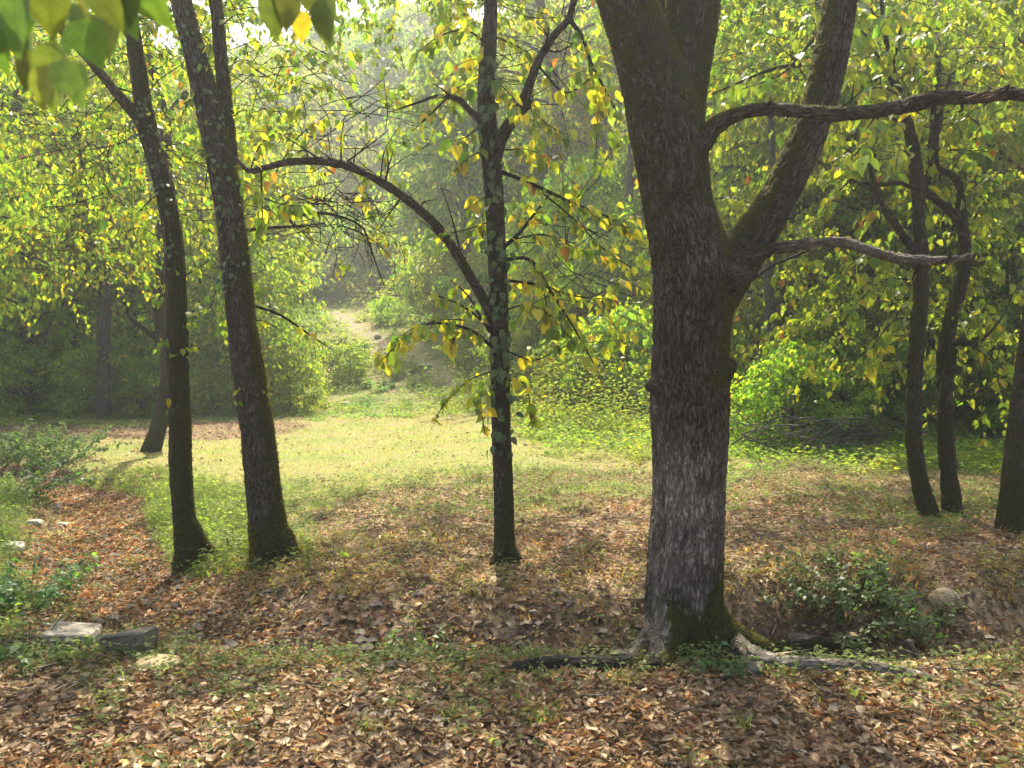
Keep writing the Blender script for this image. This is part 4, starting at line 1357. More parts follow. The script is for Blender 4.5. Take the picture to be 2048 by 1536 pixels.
G_MID = "leafy trees round the back of the clearing"
MID = [
    # left side, behind the near trunks
    ("loose", -120, 14.5, 8.0, "leafy tree crossing the left edge, yellowing leaves above the creek"),
    ("round", 60, 21, 9.5, "bright leafy tree in the upper left, behind the corner leaves"),
    ("loose", 205, 19.5, 9.0, "yellow flecked leafy tree showing left of the forked trunk"),
    ("round", -40, 27, 12, "tall pale green tree far back at the left edge"),
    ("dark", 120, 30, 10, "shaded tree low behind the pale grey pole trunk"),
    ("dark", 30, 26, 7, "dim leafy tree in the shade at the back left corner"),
    ("low", 265, 22.5, 6, "shaded low tree showing between grey pole trunk and slanting foot"),
    ("round", 420, 23.5, 9.0, "leafy tree filling the gap between the two left trunks"),
    ("loose", 330, 28, 12, "high sunlit crown behind the forked left trunk"),
    ("low", 490, 21.8, 4.6, "low silvery leafed tree right behind the mossy leaning trunk"),
    ("loose", 535, 32, 9.0, "sunlit tree above the left side of the hill path"),
    ("loose", 600, 50, 14, "tall yellowing tree left of the sky gap"),
    ("dark", 460, 33, 10, "shaded tree behind the dead twiggy branch"),
    # centre, up the slope
    ("low", 700, 53, 6, "small bright tree at the top of the path"),
    ("round", 770, 55, 9, "round sunlit tree above the arching branch"),
    ("low", 900, 51, 8.5, "rounded pale green tree just left of the ivy trunk, low on the slope"),
    ("low", 575, 49, 6.0, "bright crown left of where the path disappears"),
    ("low", 640, 53, 7.0, "bright tree closing the top end of the path"),
    ("loose", 735, 50, 7.0, "yellow green tree just right of the path's top end"),
    ("low", 830, 46, 5.0, "low rounded tree under the highest part of the arching branch"),
    ("bush", 850, 37, 2.4, "bushy sapling right of the path under the arching branch"),
    ("round", 990, 51, 10, "sunlit crown directly behind the ivy trunk"),
    ("loose", 660, 58, 13, "feathery yellow green tree up behind the arch of the branch"),
    ("round", 1090, 42, 9, "leafy tree right of the ivy trunk at half height"),
    ("low", 1150, 24, 6.0, "bright leafed tree between the ivy trunk and the big trunk"),
    ("round", 1210, 30, 9.5, "tall leafy tree close against the left outline of the big trunk"),
    ("low", 1225, 20.5, 4.2, "bright low tree touching the left outline of the big trunk above the weeds"),
    ("low", 1100, 22, 3.8, "bright low tree in the gap right of the ivy trunk"),
    ("low", 1040, 27, 4.8, "low tree behind the hanging yellow leaves of the ivy trunk"),
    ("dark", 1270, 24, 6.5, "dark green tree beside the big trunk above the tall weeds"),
    ("loose", 1160, 52, 13, "pale tree high on the slope right of the sky gap"),
    ("round", 880, 60, 11, "yellow green crown high between arch and ivy trunk"),
    # right side
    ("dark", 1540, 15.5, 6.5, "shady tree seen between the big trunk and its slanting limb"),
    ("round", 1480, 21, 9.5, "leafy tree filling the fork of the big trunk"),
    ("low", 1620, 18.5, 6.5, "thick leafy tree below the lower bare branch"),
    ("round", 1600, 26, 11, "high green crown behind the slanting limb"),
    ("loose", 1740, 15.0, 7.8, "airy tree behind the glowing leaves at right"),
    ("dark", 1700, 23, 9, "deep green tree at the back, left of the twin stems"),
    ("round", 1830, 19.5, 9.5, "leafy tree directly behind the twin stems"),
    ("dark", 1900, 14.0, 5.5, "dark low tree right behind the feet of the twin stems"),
    ("loose", 1980, 16.5, 9.0, "yellow flecked tree in the upper right corner"),
    ("round", 2080, 13.5, 7.5, "leafy tree crossing the right edge at mid height"),
    ("round", 2170, 19, 10, "tall leafy tree beyond the right edge trunk"),
    ("round", 1380, 34, 12, "tall crown showing through the fork of the big tree"),
    ("loose", 1800, 31, 14, "highest crown at the top right, behind the twin stems"),
]
for kind, px, Yk, h, lab in MID:
    plant_tree(kind, px, Yk, h, lab, G_MID)
RF = np.random.default_rng(77)
FILL = [(-260, 330, 22, 42, "shaded leafy tree in the dense wood beyond the creek side of the clearing", 22), (330, 520, 28, 44, "leafy tree in the wood behind the two left trunks", 8),
        (900, 1280, 30, 54, "sunlit leafy tree on the wooded slope behind the ivy trunk", 16), (1300, 2250, 17, 42, "leafy tree in the dense wood behind the big tree and twin stems", 34)]
for x0, x1, ya_, yb_, lab, cnt in FILL:
    for k in range(cnt):
        kind = ["round", "dark", "low", "tall", "loose"][int(RF.integers(0, 5))]
        Yk = RF.uniform(ya_, yb_)
        hh = {"round": 9.5, "dark": 8, "low": 6.5, "tall": 14, "loose": 10}[kind] * RF.uniform(.85, 1.2)
        plant_tree(kind, RF.uniform(x0, x1), Yk, hh, lab, lab.replace("leafy tree", "leafy trees").replace("shaded ", "shaded ").replace("sunlit ", "sunlit "))
for k in range(96):
    Yk = RF.uniform(52, 112)
    px = RF.uniform(150, 1900)
    blue = RF.random() < .6
    hh = RF.uniform(8, 11.5)
    # keep the notch where the sky shows
    if 250 < px < 860:
        hh *= 1.32
    plant_tree("farblue" if blue else "far", px, Yk, hh, "hazy blue green tree far up the wooded hill" if blue else "hazy pale yellow green tree far up the wooded hill",
               "hazy blue green trees on the hill" if blue else "hazy pale trees on the hill")

SLOPE = [(880, 1290, 21, 34, 1.8, 3.2, 24, "bright bushy shrub on the slope between the ivy trunk and big trunk"), (720, 990, 27, 48, 1.6, 3.2, 44, "sunlit bushy shrub on the slope right of the path"),
         (420, 545, 25, 40, 1.6, 2.6, 9, "sunlit bushy shrub on the slope left of the path"), (1460, 2150, 13.5, 20, 1.6, 3.0, 22, "bushy shrub in the undergrowth behind the twin stems and big tree"), (-60, 330, 21, 30, 1.6, 3.2, 14, "shaded bushy shrub below the trees at the back left")]
for x0, x1, ya_, yb_, h0, h1, cnt, lab in SLOPE:
    for k in range(cnt):
        px, Yk = RF.uniform(x0, x1), RF.uniform(ya_, yb_)
        xx = (px - 1024) / FPX * Yk
        dpp, wpp = seg_dist(np.array([xx]), np.array([Yk]), PATH, PATH_W)
        if dpp[0] < 3.2:
            continue
        plant_tree("sapling" if RF.random() < .6 else "bush", px, Yk, RF.uniform(h0, h1), lab, lab.replace("shrub", "shrubs"), "shrub", "shrub", 1.3)

for px, Yk, hh, lab in ((596, 46.5, 4.6, "bright shrub closing the path's top end on its left"), (650, 49, 5.0, "bright shrub across the very top of the path"), (700, 47.5, 4.4, "bright shrub at the right of the path's top end"), (742, 44, 3.8, "rounded bright shrub on the right bank high up the path"), (560, 43, 3.6, "bright shrub on the left bank high up the path")):
    plant_tree("sapling", px, Yk, hh, lab, "shrubs at the top of the path", "shrub", "shrub", 1.3)

# bare poles of trunks in the shade
POLES = [(152, 22.5, [(158, 815, 24), (155, 770, 20), (151, 700, 18), (149, 620, 17), (147, 540, 16), (146, 420, 14), (150, 250, 11)], "pale grey straight pole trunk standing in shade at the back left"),
         (50, 21.5, [(36, 790, 16), (46, 750, 14), (58, 715, 13), (68, 685, 12), (66, 600, 11), (60, 450, 9)], "short dark leaning trunk near the left edge"),
         (1540, 14.5, [(1548, 880, 26), (1546, 760, 22), (1542, 640, 20), (1536, 520, 18), (1545, 380, 15), (1540, 200, 11)], "dark thin trunk in the shade just right of the big trunk"),
         (1612, 15.5, [(1606, 870, 22), (1604, 760, 18), (1600, 660, 17), (1606, 540, 15), (1612, 400, 12), (1600, 220, 9)], "second dark thin trunk from the big trunk, half hidden by leaves"),
         (20, 25, [(14, 800, 22), (16, 700, 20), (12, 560, 18), (20, 400, 14)], "dim trunk at the very left edge behind the shrubs"),
         (1240, 23, [(1262, 560, 16), (1258, 420, 15), (1262, 280, 13), (1255, 120, 10)], "greyish trunk showing against the left outline of the big tree")]
RP = np.random.default_rng(8)
for px, Yk, rows, lab in POLES:
    rw = pxs(rows, Yk)
    gz = float(H(np.array([rw[0, 0]]), np.array([Yk]))[0])
    first = rw[0].copy()
    first[2] = gz - .2
    rw = np.vstack([first[None], rw])
    rt = empty("pole_tree", (rw[0, 0], Yk, gz), lab, "tree", "thin bare trunks in the shade")
    obj("trunk", tubes_mesh("trunk", [rw], 10, .2, M_BARK_FAR, .12, rt.location, (.1, .15, 0)), rt)
    emit_leaves(rt, *crown_cloud(RP, rw[-1, :3] + np.array([0, 0, .6]), (1.5, 1.2, 1.4), 40, 20, (.09, .13)), 0, template=T_FAR, rest="crown", mat=M_FAR)

# shrubs
SHR = [("dark", 1700, 13.2, 2.6, "dark broad leafed shrub behind the brush heap"), ("bush", 1580, 12.9, 1.7, "shrub just right of the big trunk above the weeds"), ("dark", 1800, 12.6, 1.9, "shrub left of the twin stems in the shade"),
       ("dark", 1985, 12.4, 2.3, "shady shrub between the twin stems and the right edge trunk"), ("bush", 205, 20.3, 2.0, "shrub right of the pale grey pole trunk"), ("bush", 40, 20.5, 1.9, "shrub at the back left under the short leaning trunk"),
       ("bush", 460, 20.8, 2.6, "silvery shrub showing between the two left trunks"), ("bush", 580, 21.2, 1.6, "shrub right of the mossy leaning trunk at the clearing edge"), ("bush", 1130, 17.8, 1.8, "shrub in the tall weeds right of the ivy trunk"),
       ("sapling", 1245, 17.0, 2.4, "shrub against the left side of the big trunk"), ("bush", 285, 20.2, 1.5, "small shrub behind the slanting tree foot"), ("bush", 960, 25, 2.0, "shrub on the slope left of the ivy trunk"),
       ("bush", 1060, 20.5, 1.9, "shrub behind the lowest hanging leaves of the ivy trunk"), ("bush", 700, 25.5, 1.2, "bushy clump beside the foot of the path"), ("bush", 775, 34, 1.2, "grassy shrub at the right of the upper path"), ("bush", 575, 27.5, 1.6, "leafy shrub on the left bank of the path")]
for kind, px, Yk, h, lab in SHR:
    plant_tree(kind, px, Yk, h, lab, "shrubs at the edge of the clearing", "shrub", "shrub", 1.25)

# pale building glimpsed through the leaves on the slope
wb = P(886, 432, 56)
hut = empty("building", (wb[0], wb[1] + 2, wb[2] - 3.2), "pale roofed building glimpsed among crowns left of the ivy trunk", "building")
mh, nth, outh = new_mat("pale_paint")
gh = NT(nth)
gh.l(gh.bsdf(gh.mix(gh.noise(gh.n("TexCoord").outputs["Object"], 3), (.50, .54, .58), (.62, .66, .70)), .5, .4), outh.inputs[0])


def box_mesh(name, x0, x1, y0, y1, z0, z1, mat):
    v = [(x, y, z) for x in (x0, x1) for y in (y0, y1) for z in (z0, z1)]
    f = [(0, 1, 3, 2), (4, 6, 7, 5), (0, 4, 5, 1), (2, 3, 7, 6), (0, 2, 6, 4), (1, 5, 7, 3)]
    return np_mesh(name, v, np.array(f).ravel(), [4] * 6, mat, smooth=False)


obj("wall", box_mesh("wall", -2.6, 2.6, -1.5, 1.5, -1.5, 2.7, mh), hut)
rv = np.array([(-2.9, -1.9, 2.7), (2.9, -1.9, 2.7), (2.9, 0, 3.9), (-2.9, 0, 3.9), (2.9, 1.9, 2.7), (-2.9, 1.9, 2.7)])
obj("roof", np_mesh("roof", np.vstack([rv, rv + [0, 0, .1]]), np.array([0, 3, 2, 1, 3, 5, 4, 2, 6, 7, 8, 9, 9, 8, 10, 11, 0, 1, 7, 6, 5, 11, 10, 4]), [4] * 6, mh, smooth=False), hut)

# ================================================================== UNDERGROWTH, GRASS, LITTER
RU = np.random.default_rng(101)


def weeds_at(n_try, ymin, ymax, dens, r):
    y = r.uniform(ymin, ymax, n_try)
    x = (r.uniform(-220, 2270, n_try) - 1024) / FPX * y
    return x, y


def make_weeds():
    sets, grass = [], []
    for (y0, y1, n) in ((10, 16, 6000), (16, 24, 5500), (24, 54, 7600)):
        x, y = weeds_at(n, y0, y1, 1, RU)
        e = y - y_edge(x, y)
        dp, wp = seg_dist(x, y, PATH, PATH_W)
        keep = (e > -2.2 * RU.random(n) ** 4) & (dp > wp * RU.uniform(.45, 1.4, n))
        x, y, e = x[keep], y[keep], e[keep]
        px = px_of(x, y)
        z = H(x, y)
        hh = (np.where((px > 980) & (px < 1420), .34, .2) + np.where((px > 980) & (px < 1420), .8, .5) * sstep(0, 3.5, e)) * RU.uniform(.55, 1.35, len(x))
        hh = np.where((px > 560) & (px < 950) & (e < 2.5), hh * .55, hh) * np.where(dp[keep] < wp[keep] * 1.2, .4, 1)
        pn = n2(x, y, .55, 81., 3)
        hh = hh * np.clip(.85 + .75 * pn, .3, 1.8)
        isg = RU.random(len(x)) < np.where((px > 500) & (px < 1000), .4, np.where((px > 980) & (px < 1420), .42, .16))
        for i in range(len(x)):
            if isg[i]:
                m = 20
                base = np.array([x[i], y[i], z[i]]) + RU.normal(0, .06, (m, 3)) * [1, 1, 0]
                az = RU.uniform(0, 6.28, m)
                ax = np.stack([np.cos(az) * .8, np.sin(az) * .8, RU.uniform(.3, 1.2, m)], 1)
                nr = np.stack([-np.cos(az), -np.sin(az), .7 * np.ones(m)], 1)
                c = np.array([(.20, .245, .05)]) * RU.uniform(.7, 1.3, (m, 1)) * np.array([1, 1, RU.uniform(.8, 1.5)])
                grass.append((base, ax, nr, np.minimum(hh[i], .75) * RU.uniform(.5, 1.2, m) * .85, c))
            else:
                m = 28
                t = RU.random(m)
                base = np.array([x[i], y[i], z[i]]) + np.stack([RU.normal(0, .12, m) * (.4 + t), RU.normal(0, .12, m) * (.4 + t), t * hh[i]], 1)
                az = RU.uniform(0, 6.28, m)
                ax = np.stack([np.cos(az), np.sin(az), RU.uniform(-.3, .5, m)], 1)
                nr = np.array([0, 0, 1.0]) + RU.normal(0, .45, (m, 3))
                c = np.array([(.155, .215, .035)]) * np.array([1 + .35 * pn[i], 1 + .1 * pn[i], 1 - .3 * pn[i]]) * RU.uniform(.65, 1.3, (m, 1)) * np.array([RU.uniform(.75, 1.35), 1, RU.uniform(.8, 1.4)])
                sets.append((base, ax, nr, RU.uniform(.04, .092, m) * (1 if y[i] < 24 else 2.1), c))
    return cat_arrays(sets), cat_arrays(grass)


wl, wg = make_weeds()
o = obj("weeds", leaves_mesh("weeds", wl[0], wl[1], wl[2], wl[3], wl[4], T_FAR, M_GRASS))
tag(o, "thick green weeds growing along the back of the clearing", "weeds", kind="stuff")
o = obj("tall_grass", leaves_mesh("tall_grass", wg[0], wg[1], wg[2], wg[3], wg[4], T_BLADE, M_GRASS))
tag(o, "long arching green grass around the path and slope", "grass", kind="stuff")


def in_frame_xy(n, y0, y1, r, power=1.0):
    y = y0 + (y1 - y0) * r.random(n) ** power
    x = (r.uniform(-60, 2110, n) - 1024) / FPX * y
    return x, y


# short grass of the clearing
def short_grass():
    A = []
    for (n, y0, y1, hlo, hhi, wide) in ((44000, 4.9, 12.5, .022, .055, 1.0), (34000, 12.5, 21.5, .03, .06, 1.15)):
        x, y = in_frame_xy(n, y0, y1, RU)
        g = grass_mask(x, y) * (1 - sstep(-.2, .6, y - y_edge(x, y)))
        keep = RU.random(n) < g
        x, y = x[keep], y[keep]
        for b in range(3):
            m = len(x)
            pos = np.stack([x + RU.normal(0, .02, m), y + RU.normal(0, .02, m), H(x, y) - .004], 1)
            az = RU.uniform(0, 6.28, m)
            ax = np.stack([np.cos(az) * .6, np.sin(az) * .6, RU.uniform(.5, 1.2, m)], 1)
            straw = (n2(x, y, .7, 12.) + RU.normal(0, .3, m)) > .02
            c = np.where(straw[:, None], np.array([(.33, .265, .13)]), np.array([(.185, .24, .065)])) * RU.uniform(.75, 1.25, (m, 1))
            A.append((pos, ax, np.stack([-np.cos(az), -np.sin(az), .6 + 0 * az], 1), RU.uniform(hlo, hhi, m) * wide, c))
    return cat_arrays(A)


sg = short_grass()
tb = (np.array([(0, .08, 0), (0, -.08, 0), (1.0, 0, -.25)]), [[0, 1, 2]])
o = obj("meadow_grass", leaves_mesh("meadow_grass", *sg, tb, M_GRASS))
tag(o, "short straw and green grass covering the sunlit clearing", "grass", kind="stuff")


# green ground cover near: little grass tufts and small leaved weeds
def ground_cover():
    B, L = [], []
    n = 20000
    x, y = in_frame_xy(n, 3.1, 10.5, RU, 1.15)
    d, _ = seg_dist(x, y, CREEK)
    lit = litter_mask(x, y)
    patch = n2(x, y, 1.4, 21.) + .5 * n2(x, y, 5., 4.)
    w = np.clip(.22 + .8 * patch, 0, 1) + (1 - lit) * 1.2 + .55 * np.exp(-((y - 5.7) / .55) ** 2) * (x > -2.3)
    # lush left side, and the strip along the lip of the dip
    px = px_of(x, y)
    w += .45 * np.exp(-((y - 4.25) / .3) ** 2) + np.exp(-((x + 4.0) / .8) ** 2 - ((y - 6.0) / 1.3) ** 2) * 1.8 + np.exp(-((x + 2.75) / .5) ** 2 - ((y - 8.2) / 1.4) ** 2) * 1.6 + np.exp(-((x + 5.8) / 1.0) ** 2 - ((y - 9.) / 1.3) ** 2) * 1.6
    w *= np.where(y < 4.15, .4, 1)
    w += .9 * np.exp(-((x - 4.2) / .9) ** 2 - ((y - 7.9) / .6) ** 2) + .35 * sstep(6.5, 8.5, y)
    w *= np.where((d < .5) & (x < -1), .2, 1) * (1 - np.exp(-((x - 1.9) / .5) ** 2 - ((y - 5.32) / .34) ** 2))
    keep = RU.random(n) < w * .8
    x, y, px, lit = x[keep], y[keep], px[keep], lit[keep]
    z = H(x, y)
    nb = len(x)
    yl, yr = RU.uniform(4.6, 11.8, 2600), RU.uniform(6.2, 11.5, 1100)
    XC = lambda q: np.interp(q, [4.6, 5.4, 6.4, 8, 10.2, 11.6], [-2.0, -2.35, -3.1, -4, -5, -6.6])
    xl, xr = XC(yl) - .72 - 2.3 * RU.random(2600) ** 1.1, XC(yr) + .6 + 1.0 * RU.random(1100) ** 1.3
    x, y = np.concatenate([x, xl, xr]), np.concatenate([y, yl, yr])
    z = H(x, y)
    bank = np.concatenate([np.zeros(nb), np.ones(2600), np.full(1100, 2)]).astype(int)
    BCOL = [None, np.array([(.145, .20, .05)]), np.array([(.19, .25, .05)])]
    for i in range(len(x)):
        if bank[i]:
            m = 11
            az = RU.uniform(0, 6.28, m)
            B.append((np.array([x[i], y[i], z[i] - .005]) + RU.normal(0, .03, (m, 3)) * [1, 1, 0], np.stack([np.cos(az) * .7, np.sin(az) * .7, RU.uniform(.5, 1.2, m)], 1),
                      np.stack([-np.cos(az), -np.sin(az), .6 + 0 * az], 1), RU.uniform(.05, .15, m), BCOL[bank[i]] * RU.uniform(.7, 1.3, (m, 1))))
            if RU.random() < .5:
                t = RU.random(m)
                L.append((np.array([x[i], y[i], z[i]]) + np.stack([RU.normal(0, .05, m), RU.normal(0, .05, m), t * .13], 1), np.stack([np.cos(az), np.sin(az), RU.uniform(-.1, .5, m)], 1),
                          np.array([0, 0, 1.0]) + RU.normal(0, .35, (m, 3)), RU.uniform(.022, .05, m), BCOL[bank[i]] * RU.uniform(.6, 1.2, (m, 1))))
            continue
        dry = (y[i] > 4.9) and (y[i] < 6.8) and RU.random() < .62 and x[i] > -2.2
        if RU.random() < .6:
            m = 9
            az = RU.uniform(0, 6.28, m)
            hgt = RU.uniform(.04, .10) * (1.25 if dry else 1)
            col = np.array([(.33, .19, .06)]) if dry else np.array([(.12, .19, .04)])
            B.append((np.array([x[i], y[i], z[i] - .005]) + RU.normal(0, .018, (m, 3)) * [1, 1, 0], np.stack([np.cos(az) * .6, np.sin(az) * .6, RU.uniform(.5, 1.3, m)], 1),
                      np.stack([-np.cos(az), -np.sin(az), .6 + 0 * az], 1), hgt * RU.uniform(.6, 1.3, m), col * RU.uniform(.7, 1.3, (m, 1))))
        else:
            m = 10
            t = RU.random(m)
            hgt = RU.uniform(.04, .13)
            az = RU.uniform(0, 6.28, m)
            col = np.array([(.115, .15, .055)]) * (1 if not dry else 1.2) + (np.array([(.08, .0, 0)]) if dry else 0)
            L.append((np.array([x[i], y[i], z[i]]) + np.stack([RU.normal(0, .03, m), RU.normal(0, .03, m), t * hgt], 1), np.stack([np.cos(az), np.sin(az), RU.uniform(-.1, .5, m)], 1),
                      np.array([0, 0, 1.0]) + RU.normal(0, .35, (m, 3)), RU.uniform(.018, .042, m), col * RU.uniform(.7, 1.35, (m, 1))))
    return cat_arrays(B), cat_arrays(L)


gb, gl = ground_cover()
o = obj("grass_tufts", leaves_mesh("grass_tufts", *gb, T_TUFT, M_GRASS))
tag(o, "little tufts of green and dry grass among the fallen leaves", "grass", kind="stuff")
o = obj("ground_cover", leaves_mesh("ground_cover", *gl, T_SMALL, M_GRASS))
tag(o, "small leaved green ground cover among the fallen leaves", "ground cover", kind="stuff")

# fallen leaves
LITTER = np.array([(.40, .295, .17), (.47, .365, .225), (.30, .21, .12), (.20, .13, .07), (.13, .078, .042), (.25, .115, .045), (.56, .455, .30), (.085, .058, .037), (.46, .35, .12), (.25, .195, .125)])
LIT_P = np.array([.19, .15, .17, .12, .08, .06, .09, .06, .04, .06])
LIT_P = LIT_P / LIT_P.sum()


def curled(k, ss=(-1, -.5, 0, .5, 1), ts=(0, .18, .5, .8, 1.0), ws=(.04, .8, 1.0, .55, .02)):
    r = np.random.default_rng(900 + k)
    nj = len(ss)
    curl = r.uniform(.5, 3.6)
    bend = r.uniform(-.5, .9)
    v, f = [], []
    for t, w in zip(ts, ws):
        for j, s in enumerate(ss):
            a = s * curl
            hw = w * (.25 if curl < 2 else .3)
            yy = hw * math.sin(a) / max(curl, .5) * 1.3
            zz = hw * (1 - math.cos(a)) / max(curl, .5) * 1.3 + bend * .22 * (t - .5) ** 2 * 4 * (1 if bend > 0 else 1) + r.normal(0, .02)
            v.append((t - .5, yy + r.normal(0, .012), zz))
    for a in range(len(ts) - 1):
        for j in range(nj - 1):
            p = a * nj + j
            f.append([p, p + 1, p + nj + 1, p + nj])
    return np.array(v), f


def litter_points(n, y0, y1, r, power=1.0, thresh=1.0):
    x, y = in_frame_xy(n, y0, y1, r, power)
    w = litter_mask(x, y) * (0.55 + .45 * sstep(-.5, .3, n2(x, y, 2.6, 31.)))
    k = r.random(n) < w * thresh
    return x[k], y[k]


def litter_set(x, y, r, smin, smax):
    n = len(x)
    sz = r.uniform(smin, smax, n)
    e = .05
    gx = (H(x + e, y) - H(x - e, y)) / (2 * e)
    gy = (H(x, y + e) - H(x, y - e)) / (2 * e)
    up = unit(np.stack([-gx, -gy, np.ones(n)], 1))
    nr = unit(up + r.normal(0, .5, (n, 3)))
    az = r.uniform(0, 6.28, n)
    ax = np.stack([np.cos(az), np.sin(az), 0 * az], 1)
    ax = unit(ax - nr * np.sum(ax * nr, 1, keepdims=True))
    pos = np.stack([x, y, H(x, y) + r.uniform(.004, .022, n)], 1)
    c = LITTER[r.choice(len(LITTER), n, p=LIT_P)] * r.uniform(.7, 1.2, (n, 1))
    dark_dapple = sstep(-.1, .7, n2(x, y, 1.7, 61.))[:, None]  # darker patches in the leaf tint stand in for shade dapple and brown variety
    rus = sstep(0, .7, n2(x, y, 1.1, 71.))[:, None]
    c = c * (1 - .42 * dark_dapple) * (1 - rus * np.array([[.02, .2, .3]]))
    return pos, ax, nr, sz, c


RL = np.random.default_rng(202)
CT = [curled(k) for k in range(7)]
CL = [curled(k, (-1, -.36, .36, 1), (0, .28, .72, 1.0), (.05, .92, .78, .03)) for k in range(7)]
xa, ya = litter_points(26000, 2.95, 5.4, RL, 1.1)
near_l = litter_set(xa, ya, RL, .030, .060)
# redder, bigger leaves at the front right
fr = (near_l[0][:, 0] > -.2) & (near_l[0][:, 1] < 4.3) & (RL.random(len(xa)) < .4)
near_l[4][fr] *= np.array([1.0, .82, .70])
d0 = near_l[3] / near_l[0][:, 1]
pxl = px_of(near_l[0][:, 0], near_l[0][:, 1])
ok = (near_l[0][:, 1] > 3.3) & (pxl > 5) & (pxl < 2043)
order = np.argsort(-np.where(ok, d0, 0))
ind = order[:300]
rest = np.setdiff1d(np.arange(len(xa)), ind)
lit_meshes, lit_tl = single_leaf_meshes("fallen_leaf", [tuple(c) for c in np.repeat(LITTER[[0, 1, 2, 3, 5, 6, 4]], 2, 0)], lambda k: CT[k % 7], M_LITTER)
A, S, N = frames(near_l[1][ind], near_l[2][ind])
for i, k in enumerate(ind):
    j = int(np.argmin(np.sum((lit_tl - near_l[4][k]) ** 2, 1) * RL.uniform(.5, 1.5, len(lit_tl))))
    o = bpy.data.objects.new("fallen_leaf", lit_meshes[j])
    m = Matrix(((A[i, 0], S[i, 0], N[i, 0], 0), (A[i, 1], S[i, 1], N[i, 1], 0), (A[i, 2], S[i, 2], N[i, 2], 0), (0, 0, 0, 1)))
    p = near_l[0][k]
    o.matrix_local = Matrix.Translation((float(p[0]), float(p[1]), float(p[2]) + .006)) @ m @ Matrix.Scale(float(near_l[3][k]), 4)
    COL.objects.link(o)
    o.parent = ground
parts = []
grp = RL.integers(0, 7, len(rest))
Vs, Fs, Ss, Ts, off = [], [], [], [], 0
for g in range(7):
    ids = rest[grp == g]
    V_, F_, S_, nv_ = leaves_arrays(near_l[0][ids], near_l[1][ids], near_l[2][ids], near_l[3][ids], CL[g])
    Vs.append(V_)
    Fs.append(F_ + off)
    Ss.append(S_)
    Ts.append(np.repeat(near_l[4][ids], nv_, 0))
    off += len(V_)
xb, yb = litter_points(46000, 5.4, 12.0, RL, 1.0)
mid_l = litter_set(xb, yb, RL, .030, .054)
ck = RL.uniform(0, 5.4, 9000)
ci = ck.astype(int)
cpt = np.array(CREEK)[ci] + (np.array(CREEK)[ci + 1] - np.array(CREEK)[ci]) * (ck - ci)[:, None] + RL.normal(0, .42, (9000, 2))
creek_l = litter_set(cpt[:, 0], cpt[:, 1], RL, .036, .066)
creek_l[4][:] = creek_l[4] * np.array([[1.1, .9, .72]])
xc, yc = litter_points(12000, 12.0, 20.5, RL, 1.0, 1.0)
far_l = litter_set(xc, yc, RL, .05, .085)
T_CUP = (np.array([(-.5, 0, 0), (-.05, .22, .2), (.5, 0, .1), (-.05, -.22, .2), (0, 0, 0.0)]), [[0, 4, 1], [0, 3, 4], [4, 2, 1], [4, 3, 2]])
for st in (mid_l, creek_l, far_l):
    V_, F_, S_, nv_ = leaves_arrays(st[0], st[1], st[2], st[3], T_CUP)
    Vs.append(V_)
    Fs.append(F_ + off)
    Ss.append(S_)
    Ts.append(np.repeat(st[4], nv_, 0))
    off += len(V_)
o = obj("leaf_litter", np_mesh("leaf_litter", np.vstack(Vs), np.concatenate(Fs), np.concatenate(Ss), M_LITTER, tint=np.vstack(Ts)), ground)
o["kind"] = "stuff"

# ================================================================== STONES, WOOD, SMALL PLANTS
def rock_mesh(name, seed, sx, sy, sz, mat, boxy=False):
    import bmesh
    r = np.random.default_rng(seed)
    bm = bmesh.new()
    for k in range(34):
        p = unit(r.normal(0, 1, 3))
        p = np.sign(p) * np.abs(p) ** .75
        if boxy and k >= 12:
            break
        if boxy:
            p = np.array([(-1, 1)[k & 1], (-1, 1)[k >> 1 & 1], (-1, 1)[k >> 2 & 1]]) * r.uniform(.72, 1.0, 3) if k < 8 else p * np.array([1, 1, .9])
        bm.verts.new((p * np.array([sx, sy, sz]) * .5 * r.uniform(.85, 1.05)).tolist())
    bmesh.ops.convex_hull(bm, input=bm.verts)
    loose = [v for v in bm.verts if not v.link_faces]
    bmesh.ops.delete(bm, geom=loose, context='VERTS')
    bmesh.ops.bevel(bm, geom=list(bm.edges), offset=.06 * min(sx, sy, sz), segments=1, affect='EDGES')
    bmesh.ops.triangulate(bm, faces=bm.faces)
    bmesh.ops.subdivide_edges(bm, edges=[e for e in bm.edges if e.calc_length() > .04], cuts=2, use_grid_fill=True)
    me = bpy.data.meshes.new(name)
    bm.to_mesh(me)
    bm.free()
    n = len(me.vertices)
    c = np.empty(n * 3, np.float32)
    me.vertices.foreach_get("co", c)
    c = c.reshape(-1, 3)
    c += (.05 * min(sx, sy, sz) * fbm(c * 14 + seed, 3))[:, None] * unit(c)
    me.vertices.foreach_set("co", c.ravel())
    me.materials.append(mat)
    me.update()
    return me


def rock(px, py, w, h, dep, label, mat, seed, rot=0.0, tilt=(0, 0), name="rock", group=None, sink=.35, boxy=False):
    g = ground_at(px, py)
    s = g[1] / FPX
    o = obj(name, rock_mesh(name, seed, w * s, dep, h * s * 1.25, mat, boxy))
    o.location = (g[0], g[1] + dep * .35, float(H(np.array([g[0]]), np.array([g[1] + dep * .35]))[0]) + h * s * (.5 - sink))
    o.rotation_euler = (tilt[0], tilt[1], rot)
    tag(o, label, "rock", group)
    return o


